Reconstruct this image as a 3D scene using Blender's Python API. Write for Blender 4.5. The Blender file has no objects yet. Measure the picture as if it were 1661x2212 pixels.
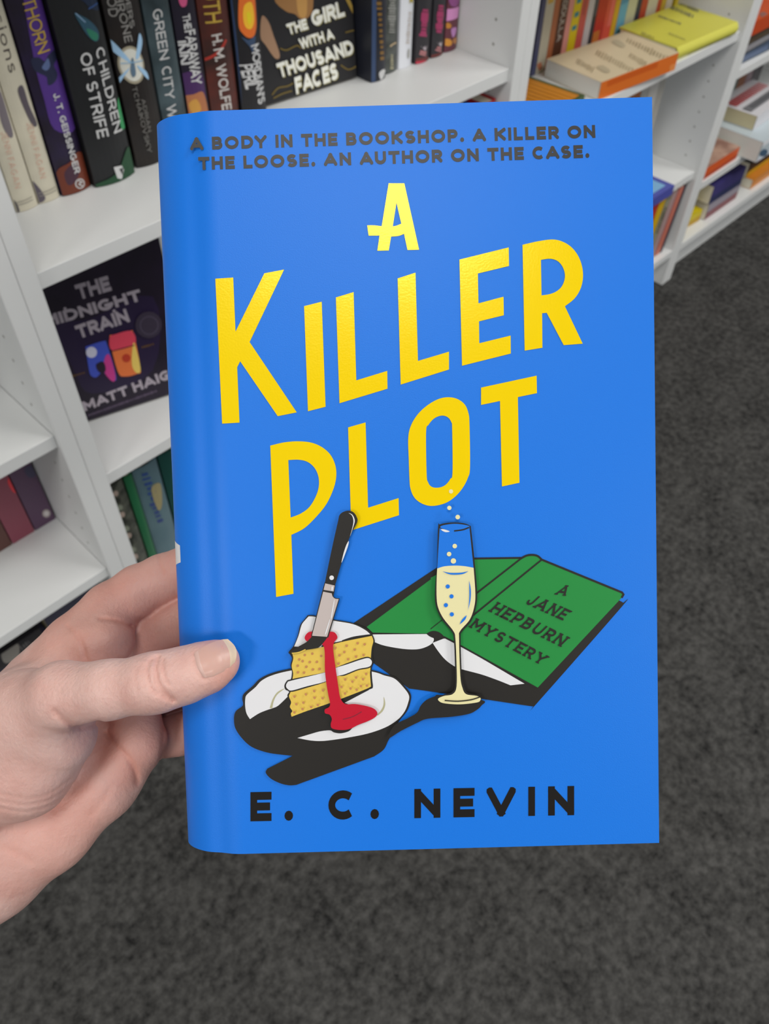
import bpy, bmesh, math, random
import numpy as np
from mathutils import Vector, Matrix
from mathutils.geometry import tessellate_polygon

S = bpy.context.scene
C = S.collection
random.seed(7)

# ------------------------------------------------------------------ camera, world, lights, exposure
W_, H_, FPX = 1661.0, 2212.0, 1757.165
CAM_H = 1.1888
RC = np.array([[0.69964351, -0.0217203, -0.71416188],
               [-0.53238033, 0.65077752, -0.54134999],
               [0.47651878, 0.75895774, 0.4437488]])      # camera axes (right, down, forward) in (along, down, depth)


def w_of(v):                                              # (along, down, depth) -> Blender (x, y, z)
    return Vector((float(v[0]), float(v[2]), float(-v[1])))


CAM = Vector((0, 0, CAM_H))
right, down, fwd = w_of(RC[0]), w_of(RC[1]), w_of(RC[2])
cam_data = bpy.data.cameras.new('camera')
cam = bpy.data.objects.new('camera', cam_data)
C.objects.link(cam)
m3 = Matrix((right, -down, -fwd)).transposed()
cam.matrix_world = Matrix.Translation(CAM) @ m3.to_4x4()
cam_data.sensor_fit = 'VERTICAL'
cam_data.sensor_height = 36.0
cam_data.sensor_width = 36.0 * W_ / H_
cam_data.lens = FPX / H_ * 36.0
cam_data.clip_start = 0.02
cam_data.dof.use_dof = True
cam_data.dof.focus_distance = 0.262
cam_data.dof.aperture_fstop = 23.0
S.camera = cam

S.view_settings.view_transform = 'Standard'
S.view_settings.look = 'None'
S.view_settings.gamma = 1.0
S.view_settings.use_curve_mapping = False
S.view_settings.exposure = 0.0
S.cycles.use_denoising = True
S.cycles.max_bounces = 8

wd = bpy.data.worlds.new('shop_daylight')
S.world = wd
wd.use_nodes = True
wd.node_tree.nodes['Background'].inputs[0].default_value = (0.93, 0.97, 1.0, 1)
wd.node_tree.nodes['Background'].inputs[1].default_value = 0.46

CEIL = 2.75


def area(name, x, y, sx, sy, power, col=(1.0, 0.98, 0.95), rz=0.0):
    l = bpy.data.lights.new(name, 'AREA')
    l.shape = 'RECTANGLE'
    l.size, l.size_y = sx, sy
    l.energy = power
    l.color = col
    o = bpy.data.objects.new(name, l)
    o.location = (x, y, CEIL - 0.03)
    o.rotation_euler.z = math.radians(rz)
    C.objects.link(o)
    return o


area('ceiling_lamp', -0.43, -0.28, 0.60, 0.5, 13, rz=-45)
area('ceiling_lamp', -2.7, -0.5, 0.8, 0.8, 46)
area('ceiling_lamp', -0.4, -2.7, 0.8, 0.8, 34)
area('ceiling_lamp', 1.3, -0.9, 0.6, 1.2, 27)
area('ceiling_lamp', 2.6, -0.7, 0.6, 1.2, 30)


# ------------------------------------------------------------------ helpers
def lin(c):
    c = c / 255.0
    return c / 12.92 if c <= 0.04045 else ((c + 0.055) / 1.055) ** 2.4


def L3(rgb):
    return tuple(lin(c) for c in rgb) + (1.0,)


_mats = {}


def mat(name, rgb, rough=0.5, spec=0.5, metal=0.0, mottle=None, scale=30.0, bump=0.0, bscale=400.0, sss=0.0, linear=False):
    key = (name, tuple(rgb), rough, metal)
    if key in _mats:
        return _mats[key]
    m = bpy.data.materials.new(name)
    m.use_nodes = True
    nt = m.node_tree
    b = nt.nodes['Principled BSDF']
    col = tuple(rgb) + (1.0,) if linear else L3(rgb)
    b.inputs['Base Color'].default_value = col
    b.inputs['Roughness'].default_value = rough
    b.inputs['Specular IOR Level'].default_value = spec
    b.inputs['Metallic'].default_value = metal
    tc = None
    if mottle or bump:
        tc = nt.nodes.new('ShaderNodeTexCoord')
    if mottle:
        n = nt.nodes.new('ShaderNodeTexNoise')
        n.inputs['Scale'].default_value = scale
        n.inputs['Detail'].default_value = 4.0
        nt.links.new(tc.outputs['Object'], n.inputs['Vector'])
        r = nt.nodes.new('ShaderNodeValToRGB')
        r.color_ramp.elements[0].position = 0.36
        r.color_ramp.elements[1].position = 0.66
        r.color_ramp.elements[0].color = col
        r.color_ramp.elements[1].color = L3(mottle)
        nt.links.new(n.outputs['Fac'], r.inputs['Fac'])
        nt.links.new(r.outputs['Color'], b.inputs['Base Color'])
    if bump:
        n2 = nt.nodes.new('ShaderNodeTexNoise')
        n2.inputs['Scale'].default_value = bscale
        n2.inputs['Detail'].default_value = 3.0
        nt.links.new(tc.outputs['Object'], n2.inputs['Vector'])
        bp = nt.nodes.new('ShaderNodeBump')
        bp.inputs['Strength'].default_value = bump
        bp.inputs['Distance'].default_value = 0.001
        nt.links.new(n2.outputs['Fac'], bp.inputs['Height'])
        nt.links.new(bp.outputs['Normal'], b.inputs['Normal'])
    if sss:
        b.inputs['Subsurface Weight'].default_value = sss
        b.inputs['Subsurface Radius'].default_value = (0.006, 0.0022, 0.0012)
        b.inputs['Subsurface Scale'].default_value = 0.5
    _mats[key] = m
    return m


class MB:
    """collects faces with materials, then links them as ONE mesh object"""

    def __init__(self):
        self.v, self.f, self.mi, self.ms = [], [], [], []

    def slot(self, m):
        if m not in self.ms:
            self.ms.append(m)
        return self.ms.index(m)

    def poly(self, pts, m):
        i = len(self.v)
        self.v += [tuple(p) for p in pts]
        self.f.append(tuple(range(i, i + len(pts))))
        self.mi.append(self.slot(m))

    def mesh(self, vs, fs, m):
        i = len(self.v)
        self.v += [tuple(p) for p in vs]
        s = self.slot(m)
        for f in fs:
            self.f.append(tuple(i + k for k in f))
            self.mi.append(s)

    def box(self, a, b, m):
        x0, y0, z0 = a
        x1, y1, z1 = b
        vs = [(x0, y0, z0), (x1, y0, z0), (x1, y1, z0), (x0, y1, z0), (x0, y0, z1), (x1, y0, z1), (x1, y1, z1), (x0, y1, z1)]
        fs = [(3, 2, 1, 0), (4, 5, 6, 7), (0, 1, 5, 4), (1, 2, 6, 5), (2, 3, 7, 6), (3, 0, 4, 7)]
        self.mesh(vs, fs, m)

    def build(self, name, parent=None, loc=None, bevel=0.0, smooth=False, matrix=None):
        me = bpy.data.meshes.new(name)
        me.from_pydata(self.v, [], self.f)
        for m in self.ms:
            me.materials.append(m)
        me.polygons.foreach_set('material_index', self.mi)
        if smooth:
            me.polygons.foreach_set('use_smooth', [True] * len(me.polygons))
        me.update()
        o = bpy.data.objects.new(name, me)
        C.objects.link(o)
        if parent is not None:
            o.parent = parent
        if matrix is not None:
            o.matrix_world = matrix
        if loc is not None:
            o.location = loc
        if bevel:
            b = o.modifiers.new('bevel', 'BEVEL')
            b.width = bevel
            b.segments = 2
            b.limit_method = 'ANGLE'
        return o


def empty(name, matrix, label, cat, group=None):
    o = bpy.data.objects.new(name, None)
    o.empty_display_size = 0.05
    C.objects.link(o)
    o.matrix_world = matrix
    tag(o, label, cat, group)
    return o


def tag(o, label, cat, group=None):
    o['label'] = label
    o['category'] = cat
    if group:
        o['group'] = group
    return o


def struct(o):
    o['kind'] = 'structure'
    return o


def ray(px, py):
    d = RC.T @ np.array([(px - W_ / 2) / FPX, (py - H_ / 2) / FPX, 1.0])
    return w_of(d)


def cam_pt(px, py, mm):                                   # point at a pixel and a depth (millimetres along the view axis)
    return CAM + ray(px, py) * (mm / 1000.0)


def curve(pts, n=6, closed=True):
    """Catmull-Rom through pts; a point given as (x, y, 1) is a sharp corner"""
    out = []
    N = len(pts)
    for i in range(N if closed else N - 1):
        p1, p2 = pts[i], pts[(i + 1) % N]
        c1, c2 = len(p1) > 2, len(p2) > 2
        if closed:
            p0, p3 = pts[i - 1], pts[(i + 2) % N]
        else:
            p0, p3 = pts[max(i - 1, 0)], pts[min(i + 2, N - 1)]
        a, b = np.array(p1[:2], float), np.array(p2[:2], float)
        if c1 and c2:
            out.append(tuple(a))
            continue
        z, d = np.array(p0[:2], float), np.array(p3[:2], float)
        m1 = (b - a) * 0.5 if c1 else (b - z) / 2
        m2 = (b - a) * 0.5 if c2 else (d - a) / 2
        for k in range(n):
            t = k / n
            out.append(tuple((2 * t**3 - 3 * t**2 + 1) * a + (t**3 - 2 * t**2 + t) * m1 + (-2 * t**3 + 3 * t**2) * b + (t**3 - t**2) * m2))
    if not closed:
        out.append(tuple(pts[-1][:2]))
    return out


def circle(x, y, r, n=16):
    return [(x + r * math.cos(2 * math.pi * k / n), y + r * math.sin(2 * math.pi * k / n)) for k in range(n)]


def strip(pts, w, closed=False):
    """quads following a polyline (2-D) with width w"""
    P = [np.array(p[:2], float) for p in pts]
    N = len(P)
    L, R = [], []
    for i in range(N):
        a = P[i - 1] if (i > 0 or closed) else P[i]
        b = P[(i + 1) % N] if (i < N - 1 or closed) else P[i]
        d1 = P[i] - a
        d2 = b - P[i]
        n1 = np.array([-d1[1], d1[0]]) / (np.linalg.norm(d1) + 1e-9)
        n2 = np.array([-d2[1], d2[0]]) / (np.linalg.norm(d2) + 1e-9)
        if np.linalg.norm(d1) < 1e-9:
            n1 = n2
        if np.linalg.norm(d2) < 1e-9:
            n2 = n1
        m = n1 + n2
        m = m / (np.linalg.norm(m) + 1e-9)
        k = min(1.0 / max(m @ n1, 0.35), 2.0)
        L.append(P[i] + m * k * w / 2)
        R.append(P[i] - m * k * w / 2)
    out = []
    for i in range(N if closed else N - 1):
        j = (i + 1) % N
        out.append([L[i], R[i], R[j], L[j]])
    return out


def clip(poly, ax, val, keep_less):
    out = []
    n = len(poly)
    for i in range(n):
        a, b = poly[i], poly[(i + 1) % n]
        ia = (a[ax] <= val) if keep_less else (a[ax] >= val)
        ib = (b[ax] <= val) if keep_less else (b[ax] >= val)
        if ia:
            out.append(a)
        if ia != ib:
            t = (val - a[ax]) / (b[ax] - a[ax])
            out.append((a[0] + t * (b[0] - a[0]), a[1] + t * (b[1] - a[1])))
    return out


def tri2(outer, holes=()):
    rings = [[Vector((p[0], p[1], 0)) for p in r] for r in [outer, *holes]]
    flat = [p for r in [outer, *holes] for p in r]
    out = []
    for t in tessellate_polygon(rings):
        q = [flat[i] for i in t]
        a = (q[1][0] - q[0][0]) * (q[2][1] - q[0][1]) - (q[1][1] - q[0][1]) * (q[2][0] - q[0][0])
        out.append(q if a > 0 else q[::-1])
    return out


# ------------------------------------------------------------------ a monoline alphabet for the printed words
def el(cx, cy, rx, ry, a0, a1, n=12):
    return [(cx + rx * math.cos(math.radians(a0 + (a1 - a0) * k / n)), cy + ry * math.sin(math.radians(a0 + (a1 - a0) * k / n))) for k in range(n + 1)]


GL = {
    'A': (.95, [[(0, 0), (.5, 1)], [(.5, 1), (1, 0)], [(.2, .27), (.8, .27)]]),
    'B': (.68, [[(0, 0), (0, 1)], [(0, 1)] + el(.55, .76, .36, .24, 90, -90) + [(0, .52)], [(0, .52)] + el(.62, .26, .38, .26, 90, -90) + [(0, 0)]]),
    'C': (.9, [el(.5, .5, .5, .5, 48, 312, 20)]),
    'D': (.82, [[(0, 0), (0, 1)], [(0, 1)] + el(.42, .5, .58, .5, 90, -90, 16) + [(0, 0)]]),
    'E': (.58, [[(0, 0), (0, 1)], [(0, 1), (1, 1)], [(0, .5), (.9, .5)], [(0, 0), (1, 0)]]),
    'F': (.55, [[(0, 0), (0, 1)], [(0, 1), (1, 1)], [(0, .48), (.88, .48)]]),
    'G': (.92, [el(.5, .5, .5, .5, 48, 345, 20), [(1, .42), (.55, .42)]]),
    'H': (.75, [[(0, 0), (0, 1)], [(1, 0), (1, 1)], [(0, .5), (1, .5)]]),
    'I': (.0, [[(0, 0), (0, 1)]]),
    'J': (.5, [[(1, 1)] + el(.5, .33, .5, .33, 0, -170)]),
    'K': (.75, [[(0, 0), (0, 1)], [(1, 1), (0, .38)], [(.3, .56), (1, 0)]]),
    'L': (.55, [[(0, 0), (0, 1)], [(0, 0), (1, 0)]]),
    'M': (.95, [[(0, 0), (0, 1)], [(0, 1), (.5, .3)], [(.5, .3), (1, 1)], [(1, 1), (1, 0)]]),
    'N': (.78, [[(0, 0), (0, 1)], [(0, 1), (1, 0)], [(1, 0), (1, 1)]]),
    'O': (1.0, [el(.5, .5, .5, .5, 0, 360, 28)]),
    'P': (.64, [[(0, 0), (0, 1)], [(0, 1)] + el(.55, .71, .45, .29, 90, -90) + [(0, .42)]]),
    'R': (.68, [[(0, 0), (0, 1)], [(0, 1)] + el(.55, .72, .45, .28, 90, -90) + [(0, .44)], [(.5, .44), (1, 0)]]),
    'S': (.66, [el(.5, .745, .46, .255, 25, 265, 14) + el(.5, .255, .5, .255, 85, -155, 14)]),
    'T': (.75, [[(.5, 0), (.5, 1)], [(0, 1), (1, 1)]]),
    'U': (.75, [[(0, 1)] + el(.5, .4, .5, .4, 180, 360, 16) + [(1, 1)]]),
    'V': (.9, [[(0, 1), (.5, 0)], [(.5, 0), (1, 1)]]),
    'W': (1.35, [[(0, 1), (.25, 0)], [(.25, 0), (.5, 1)], [(.5, 1), (.75, 0)], [(.75, 0), (1, 1)]]),
    'X': (.85, [[(0, 0), (1, 1)], [(0, 1), (1, 0)]]),
    'Y': (.85, [[(0, 1), (.5, .45)], [(1, 1), (.5, .45)], [(.5, .45), (.5, 0)]]),
    'Z': (.7, [[(0, 1), (1, 1)], [(1, 1), (0, 0)], [(0, 0), (1, 0)]]),
    "'": (.0, [[(0, .75), (0, 1)]]),
    'l': (.0, [[(0, 0), (0, 1)]]), 'u': (.45, [[(0, .62)] + el(.5, .25, .5, .25, 180, 360, 10) + [(1, .62)]]),
    's': (.38, [el(.5, .48, .46, .16, 25, 265, 10) + el(.5, .16, .5, .16, 85, -155, 10)]),
    'i': (.0, [[(0, 0), (0, .62)], [(0, .85), (0, .95)]]), 'o': (.55, [el(.5, .31, .5, .31, 0, 360, 18)]),
    'n': (.45, [[(0, 0), (0, .62)], [(0, .3)] + el(.5, .34, .5, .28, 180, 0, 10) + [(1, 0)]]),
    'e': (.5, [[(0, .33), (1, .33)] + el(.5, .31, .5, .31, 5, 310, 16)]), 'D_': (.8, []),
}


KERN = {'CA': .16, 'AS': .08, 'AU': .06, 'OD': -.02, 'DY': .1, 'EV': .04, 'VI': .02, 'LO': .06, 'TH': .02, 'AC': .08, 'WA': .14, 'AR': .02, 'RA': .06, 'AW': .14, 'AY': .14, 'AT': .1}


def text_polys(s, t=.2, gap=.16, space=.42, serif=0.0):
    """list of convex polygons in cap-height units, and the width of the line"""
    out, x = [], 0.0
    prev = ''
    for ch in s:
        if ch == ' ':
            prev = ''
            x += space
            continue
        if ch == '.':
            out.append([(x + t * .62 + q[0], t * .62 + q[1]) for q in circle(0, 0, t * .64, 12)])
            x += t * 1.25 + gap
            continue
        w, strokes = GL[ch]
        full = w + t
        if prev + ch in KERN:
            x -= KERN[prev + ch]
        for st in strokes:
            P = [np.array((x + t / 2 + q[0] * w, t / 2 + q[1] * (1 - t))) for q in st]
            closed = np.linalg.norm(P[0] - P[-1]) < 1e-6
            if closed:
                qs = strip(P[:-1], t, True)
            else:
                d0 = (P[0] - P[1]) / np.linalg.norm(P[0] - P[1])
                d1 = (P[-1] - P[-2]) / np.linalg.norm(P[-1] - P[-2])
                ext = t / 2 if len(P) == 2 else 0.0
                P[0] = P[0] + d0 * ext
                P[-1] = P[-1] + d1 * ext
                if len(P) > 2:
                    if abs(d0[1]) > .95:
                        P[0] = P[0] + d0 * t / 2
                    if abs(d1[1]) > .95:
                        P[-1] = P[-1] + d1 * t / 2
                qs = strip(P, t)
            for q in qs:
                q = [tuple(p) for p in q]
                q = clip(clip(q, 1, 0.0, False), 1, 1.0, True)
                q = clip(clip(q, 0, x - .002, False), 0, x + full + .002, True) if len(q) > 2 else q
                if len(q) > 2:
                    out.append(q)
            if serif and len(st) == 2:
                for q in st:
                    if q[1] in (0, 1) and st[0][0] != st[1][0] or st[0][0] == st[1][0]:
                        if q[1] in (0, 1):
                            cx = x + t / 2 + q[0] * w
                            y0 = 0.0 if q[1] == 0 else 1 - t * .62
                            out.append([(cx - serif, y0), (cx + serif, y0), (cx + serif, y0 + t * .62), (cx - serif, y0 + t * .62)])
        x += full + gap
        prev = ch
    return out, x - gap


def text_px(s, p0, p1, ptop, t=.2, gap=.16, space=.42, serif=0.0):
    """words fitted between two baseline pixels; ptop is the top of the first capital"""
    polys, w = text_polys(s, t, gap, space, serif)
    o, u, v = np.array(p0, float), np.array(p1, float) - np.array(p0, float), np.array(ptop, float) - np.array(p0, float)
    return [[tuple(o + u * (q[0] / w) + v * q[1]) for q in pl] for pl in polys]


# ------------------------------------------------------------------ the room
FRONT = 0.732                                             # front plane of the bookcases
DEPTH = 0.28
white = mat('white_foil', (226, 227, 226), 0.42, 0.4)
white_edge = white
pin_dark = mat('pin_hole', (150, 149, 143), 0.8)
wall_paint = mat('wall_paint', (214, 214, 210), 0.8, bump=0.15, bscale=120)

cm = bpy.data.materials.new('charcoal_carpet')
cm.use_nodes = True
nt = cm.node_tree
bs = nt.nodes['Principled BSDF']
bs.inputs['Roughness'].default_value = 0.95
bs.inputs['Specular IOR Level'].default_value = 0.15
tc = nt.nodes.new('ShaderNodeTexCoord')
n1 = nt.nodes.new('ShaderNodeTexNoise'); n1.inputs['Scale'].default_value = 72; n1.inputs['Detail'].default_value = 5; n1.inputs['Roughness'].default_value = .7
n2 = nt.nodes.new('ShaderNodeTexNoise'); n2.inputs['Scale'].default_value = 14; n2.inputs['Detail'].default_value = 3
mx = nt.nodes.new('ShaderNodeMath'); mx.operation = 'MULTIPLY_ADD'; mx.inputs[1].default_value = .35
rp = nt.nodes.new('ShaderNodeValToRGB')
rp.color_ramp.elements[0].position = .44; rp.color_ramp.elements[0].color = L3((24, 24, 24))
rp.color_ramp.elements[1].position = .88; rp.color_ramp.elements[1].color = L3((86, 85, 83))
nt.links.new(tc.outputs['Object'], n1.inputs['Vector']); nt.links.new(tc.outputs['Object'], n2.inputs['Vector'])
nt.links.new(n2.outputs['Fac'], mx.inputs[0]); nt.links.new(n1.outputs['Fac'], mx.inputs[2])
nt.links.new(mx.outputs[0], rp.inputs['Fac']); nt.links.new(rp.outputs['Color'], bs.inputs['Base Color'])
bp = nt.nodes.new('ShaderNodeBump'); bp.inputs['Strength'].default_value = .8; bp.inputs['Distance'].default_value = .004
nt.links.new(n1.outputs['Fac'], bp.inputs['Height']); nt.links.new(bp.outputs['Normal'], bs.inputs['Normal'])

b = MB(); b.box((-4.5, -4.5, -0.05), (5.5, 1.10, 0.0), cm); struct(b.build('floor'))
b = MB(); b.box((-4.5, 1.02, 0.0), (5.5, 1.10, CEIL), wall_paint); struct(b.build('wall_back'))
ceil_m = mat('ceiling_tile', (232, 232, 228), 0.9)
b = MB(); b.box((-4.5, -4.5, CEIL), (5.5, 1.10, CEIL + .05), ceil_m); struct(b.build('ceiling'))

PT = 0.0205


def bookcase(x0, x1, shelves, label, holes=True, recess=0.008):
    t = empty('bookcase', Matrix.Translation((x0, FRONT, 0)), label, 'bookcase', 'white bookcases along the wall')
    Hc = 1.06
    w = x1 - x0 - 0.0002
    for k, xx in enumerate((0.0, w - PT)):
        b = MB()
        b.box((xx, 0, 0), (xx + PT, DEPTH, Hc), white)
        if holes:
            xi = xx + PT + .0002 if k == 0 else xx - .0002
            for zz in np.arange(.165, Hc - .06, .032):
                if any(-.006 < zz - (s - .01) < .012 for s in shelves):
                    continue
                for yy in (.042, .225):
                    b.poly([(xi, yy + q[0], zz + q[1]) for q in circle(0, 0, .0022, 8)], pin_dark)
        b.build('side_panel', t, bevel=.0014)
    b = MB(); b.box((PT, DEPTH - .003, .08), (w - PT, DEPTH, Hc - .02), white); b.build('back_panel', t)
    b = MB(); b.box((PT, .002, Hc - .02), (w - PT, DEPTH - .0035, Hc), white); b.build('top_panel', t)
    b = MB(); b.box((PT, .030, 0), (w - PT, .044, .081), white); b.build('plinth', t)
    for s in shelves:
        b = MB(); b.box((PT + .0004, recess if s > .11 else .001, s - .0188), (w - PT - .0004, DEPTH - .0035, s), white); b.build('shelf', t, bevel=.0008)
    return t


SEAM = (.2489, 1.049, 1.820)
bookcase(SEAM[0] - .8, SEAM[0], (.10, .267, .5227, .79), 'white bookcase cut off at the left edge, almost empty shelves, behind the hand')
bookcase(SEAM[0], SEAM[1], (.10, .4246, .718), 'white bookcase behind the blue book, with the row of dark spines')
bookcase(SEAM[1], SEAM[2], (.10, .300, .5915, .82), 'white bookcase holding the flat yellow book and the orange spined paperback')
bookcase(SEAM[2], SEAM[2] + .8, (.10, .250, .5005, .80), 'white bookcase at the far right with jumbled piles of books')


# ------------------------------------------------------------------ background books
def P(rgb, rough=.45):
    return mat('printed_cover', rgb, rough, .4)


paper = mat('page_paper', (226, 219, 200), .9, .1)
paper_w = mat('page_paper', (228, 226, 220), .9, .1)
NB = 0


class Book:
    """local frame: spine at y=0 facing -y, fore-edge at +y, x = thickness, z = height"""

    def __init__(self, name, label, T, Hh, Dd, matrix, rgb, group=None, hard=True, pages=None, bulge=None, mottle=None, mscale=30, rough=.42, cat='book'):
        self.T, self.H, self.D = T, Hh, Dd
        self.M = matrix
        self.Mi = matrix.inverted()
        self.root = empty(name, matrix, label, cat, group)
        self.b = MB()
        self.hard = hard
        self.bulge = bulge if bulge is not None else (.12 * T if hard else .0)
        self.layer = 0
        m = mat('printed_cover', rgb, rough, .4, mottle=mottle, scale=mscale) if mottle else P(rgb, rough)
        self.m = m
        th = .0026 if hard else .0005
        n = 8 if self.bulge else 1
        outer = [(T / 2, Dd)] + [(T / 2 - T * k / n, self.sy(T / 2 - T * k / n)) for k in range(n + 1)] + [(-T / 2, Dd)]
        Ti = T / 2 - th
        inner = [(-Ti, Dd)] + [(-Ti + 2 * Ti * k / n, self.sy(-Ti + 2 * Ti * k / n) + th) for k in range(n + 1)] + [(Ti, Dd)]
        ring = outer + inner
        N = len(ring)
        vs = [(p[0], p[1], 0) for p in ring] + [(p[0], p[1], Hh) for p in ring]
        fs = [(i, (i + 1) % N, (i + 1) % N + N, i + N)[::-1] for i in range(N)]
        self.b.mesh(vs, fs, m)
        no = len(outer)
        caps = []
        for i in range(no - 1):
            a, c = i, i + 1
            d, e = N - 1 - i, N - 2 - i
            caps.append((a, c, e, d))
            caps.append((a + N, d + N, e + N, c + N))
        self.b.mesh(vs, caps, m)
        pin = .003 if hard else .0004
        pb = MB()
        pb.box((-Ti + .0001, self.bulge + th + .001, pin), (Ti - .0001, Dd - (pin if hard else .0002), Hh - pin), pages or paper)
        self.pb = pb

    def sy(self, x):
        return self.bulge * (2 * x / self.T) ** 2 if self.bulge else 0.0

    # a printed polygon, given in pixels of the photograph and set on the real spine or cover surface
    def loc(self, face, px, py):
        o = self.Mi @ CAM
        d = self.Mi.to_3x3() @ ray(px, py)
        if face == 's':
            k = -o.y / d.y
            p = o + d * k
            return (p.x, p.z)
        xs = self.T / 2 if face == 'f' else -self.T / 2
        k = (xs - o.x) / d.x
        p = o + d * k
        return (p.y, p.z)

    def emit(self, face, pl, m, lay):
        e = .00012 * (lay + 1)
        if face == 's':
            h = self.T / 2 - .0003
            pl = clip(clip(pl, 0, -h, False), 0, h, True)
        else:
            pl = clip(clip(pl, 0, .0008, False), 0, self.D - .0008, True) if pl else pl
        pl = clip(clip(pl, 1, .0006, False), 1, self.H - .0006, True) if pl else pl
        if len(pl) < 3:
            return
        if face == 's':
            parts = []
            ns = 6 if self.bulge else 1
            for k in range(ns):
                a, c = -self.T / 2 + self.T * k / ns, -self.T / 2 + self.T * (k + 1) / ns
                q = clip(clip(pl, 0, a, False), 0, c, True) if ns > 1 else pl
                if len(q) > 2:
                    parts.append(q)
            for q in parts:
                for t3 in tri2(q):
                    self.b.poly([(p[0], self.sy(p[0]) - e - self.bulge * .03, p[1]) for p in t3], m)
        else:
            xs = self.T / 2 + e if face == 'f' else -self.T / 2 - e
            for t3 in tri2(pl):
                r = [(xs, p[0], p[1]) for p in t3]
                self.b.poly(r if face == 'f' else r[::-1], m)

    def poly(self, face, pts, rgb, smooth=True, rough=.42):
        self.layer += 1
        pts = curve(pts, 4) if smooth else [p[:2] for p in pts]
        self.emit(face, [self.loc(face, *p) for p in pts], P(rgb, rough), self.layer)
        return self

    def line(self, face, pts, w, rgb):
        self.layer += 1
        for q in strip(curve(pts, 4, False), w):
            self.emit(face, [self.loc(face, *p) for p in q], P(rgb), self.layer)
        return self

    def text(self, face, s, p0, p1, pt, rgb, t=.2, gap=.16, space=.42, serif=0.0):
        self.layer += 1
        for i, q in enumerate(text_px(s, p0, p1, pt, t, gap, space, serif)):
            self.emit(face, [self.loc(face, *p) for p in q], P(rgb), self.layer + (i % 6) * .12)
        return self

    # printed band or rectangle given in the face's own millimetres
    def rect(self, face, a0, z0, a1, z1, rgb):
        self.layer += 1
        self.emit(face, [(a0, z0), (a1, z0), (a1, z1), (a0, z1)], P(rgb), self.layer)
        return self

    def words(self, face, s, x, z0, z1, cap, rgb, t=.2, serif=0):
        """words running down the spine from z1 to z0, baseline at x - cap/2"""
        self.layer += 1
        polys, w = text_polys(s, t, serif=serif)
        for q in polys:
            self.emit(face, [(x - cap / 2 + p[1] * cap, z1 + (z0 - z1) * p[0] / w) for p in q], P(rgb), self.layer)
        return self

    def done(self):
        self.b.build('cover', self.root).matrix_parent_inverse = Matrix.Identity(4)
        self.pb.build('page_block', self.root).matrix_parent_inverse = Matrix.Identity(4)
        return self.root


def upright(x, y, z, yaw=0.0, lean=0.0):
    return Matrix.Translation((x, y, z + .0004)) @ Matrix.Rotation(math.radians(yaw), 4, 'Z') @ Matrix.Rotation(math.radians(lean), 4, 'Y')


# --- top row of the middle bookcase (spine centres from the shelf positions)
ROW = 'hardbacks on the top shelf of the middle bookcase'
Z1 = .718


def std(label, x0, x1, y, rgb, Hh=.238, Dd=.142, z=Z1, grp=ROW, name='hardback_book', **k):
    return Book(name, label, x1 - x0 - .001, Hh, Dd, upright((x0 + x1) / 2, y, z), rgb, grp, **k)


def dashes(bk, face, p0, p1, w, rgb, n=9, fill=.55):
    """a line of lettering too small to read: short strokes across the line"""
    p0, p1 = np.array(p0, float), np.array(p1, float)
    d = (p1 - p0) / n
    nn = np.array([-d[1], d[0]]) / np.linalg.norm(d)
    for k in range(n):
        a = p0 + d * k
        ww = w * random.uniform(.6, 1.0)
        c = a + d * fill * random.uniform(.7, 1.2)
        bk.layer = 3
        bk.poly(face, [tuple(a + nn * ww / 2), tuple(a - nn * ww / 2), tuple(c - nn * ww / 2), tuple(c + nn * ww / 2)], rgb, smooth=False)
    return bk


LT = (205, 205, 205)
for k, (x0, x1, lab) in enumerate(((.3165, .3425, 'cream hardback with faded pink author name, leftmost of the dark top row'), (.343, .3695, 'cream hardback with a dark smoky patch, beside the purple hardback'))):
    bk = std(lab, x0, x1, .855, (214, 207, 186), mottle=(196, 190, 172), mscale=18)
    if k == 0:
        bk.poly('s', [(-8, 190), (4, 200), (18, 245), (30, 290), (20, 296), (2, 262)], (120, 112, 118))
        bk.text('s', 'JENNI FAGAN', (1, 286), (33, 408), (14, 282), (214, 170, 150), .1, .3)
        bk.line('s', [(33, 441), (70, 425)], 1.6, (150, 145, 135)); bk.line('s', [(35, 446), (72, 431)], 1.6, (150, 145, 135))
        bk.poly('s', [(22, 430), (36, 438), (44, 460), (36, 468)], (92, 88, 90))  # shadow at the foot, painted onto the spine
    else:
        bk.text('s', 'elusions', (-33, -40), (20, 158), (-12, -46), (82, 74, 70), .1, .2)
        bk.poly('s', [(38, 196), (50, 186), (64, 228), (82, 268), (72, 272), (56, 244)], (92, 84, 92))
        bk.text('s', 'JENNI FAGAN', (56, 266), (87, 386), (69, 262), (214, 170, 150), .1, .3)
        bk.poly('s', [(64, 388), (80, 400), (98, 428), (84, 440), (74, 420)], (96, 88, 100))  # dark purple shadow painted on the lower spine
        bk.line('s', [(84, 419), (122, 404)], 1.6, (150, 145, 135)); bk.line('s', [(86, 425), (124, 410)], 1.6, (150, 145, 135))
    bk.done()

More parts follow.
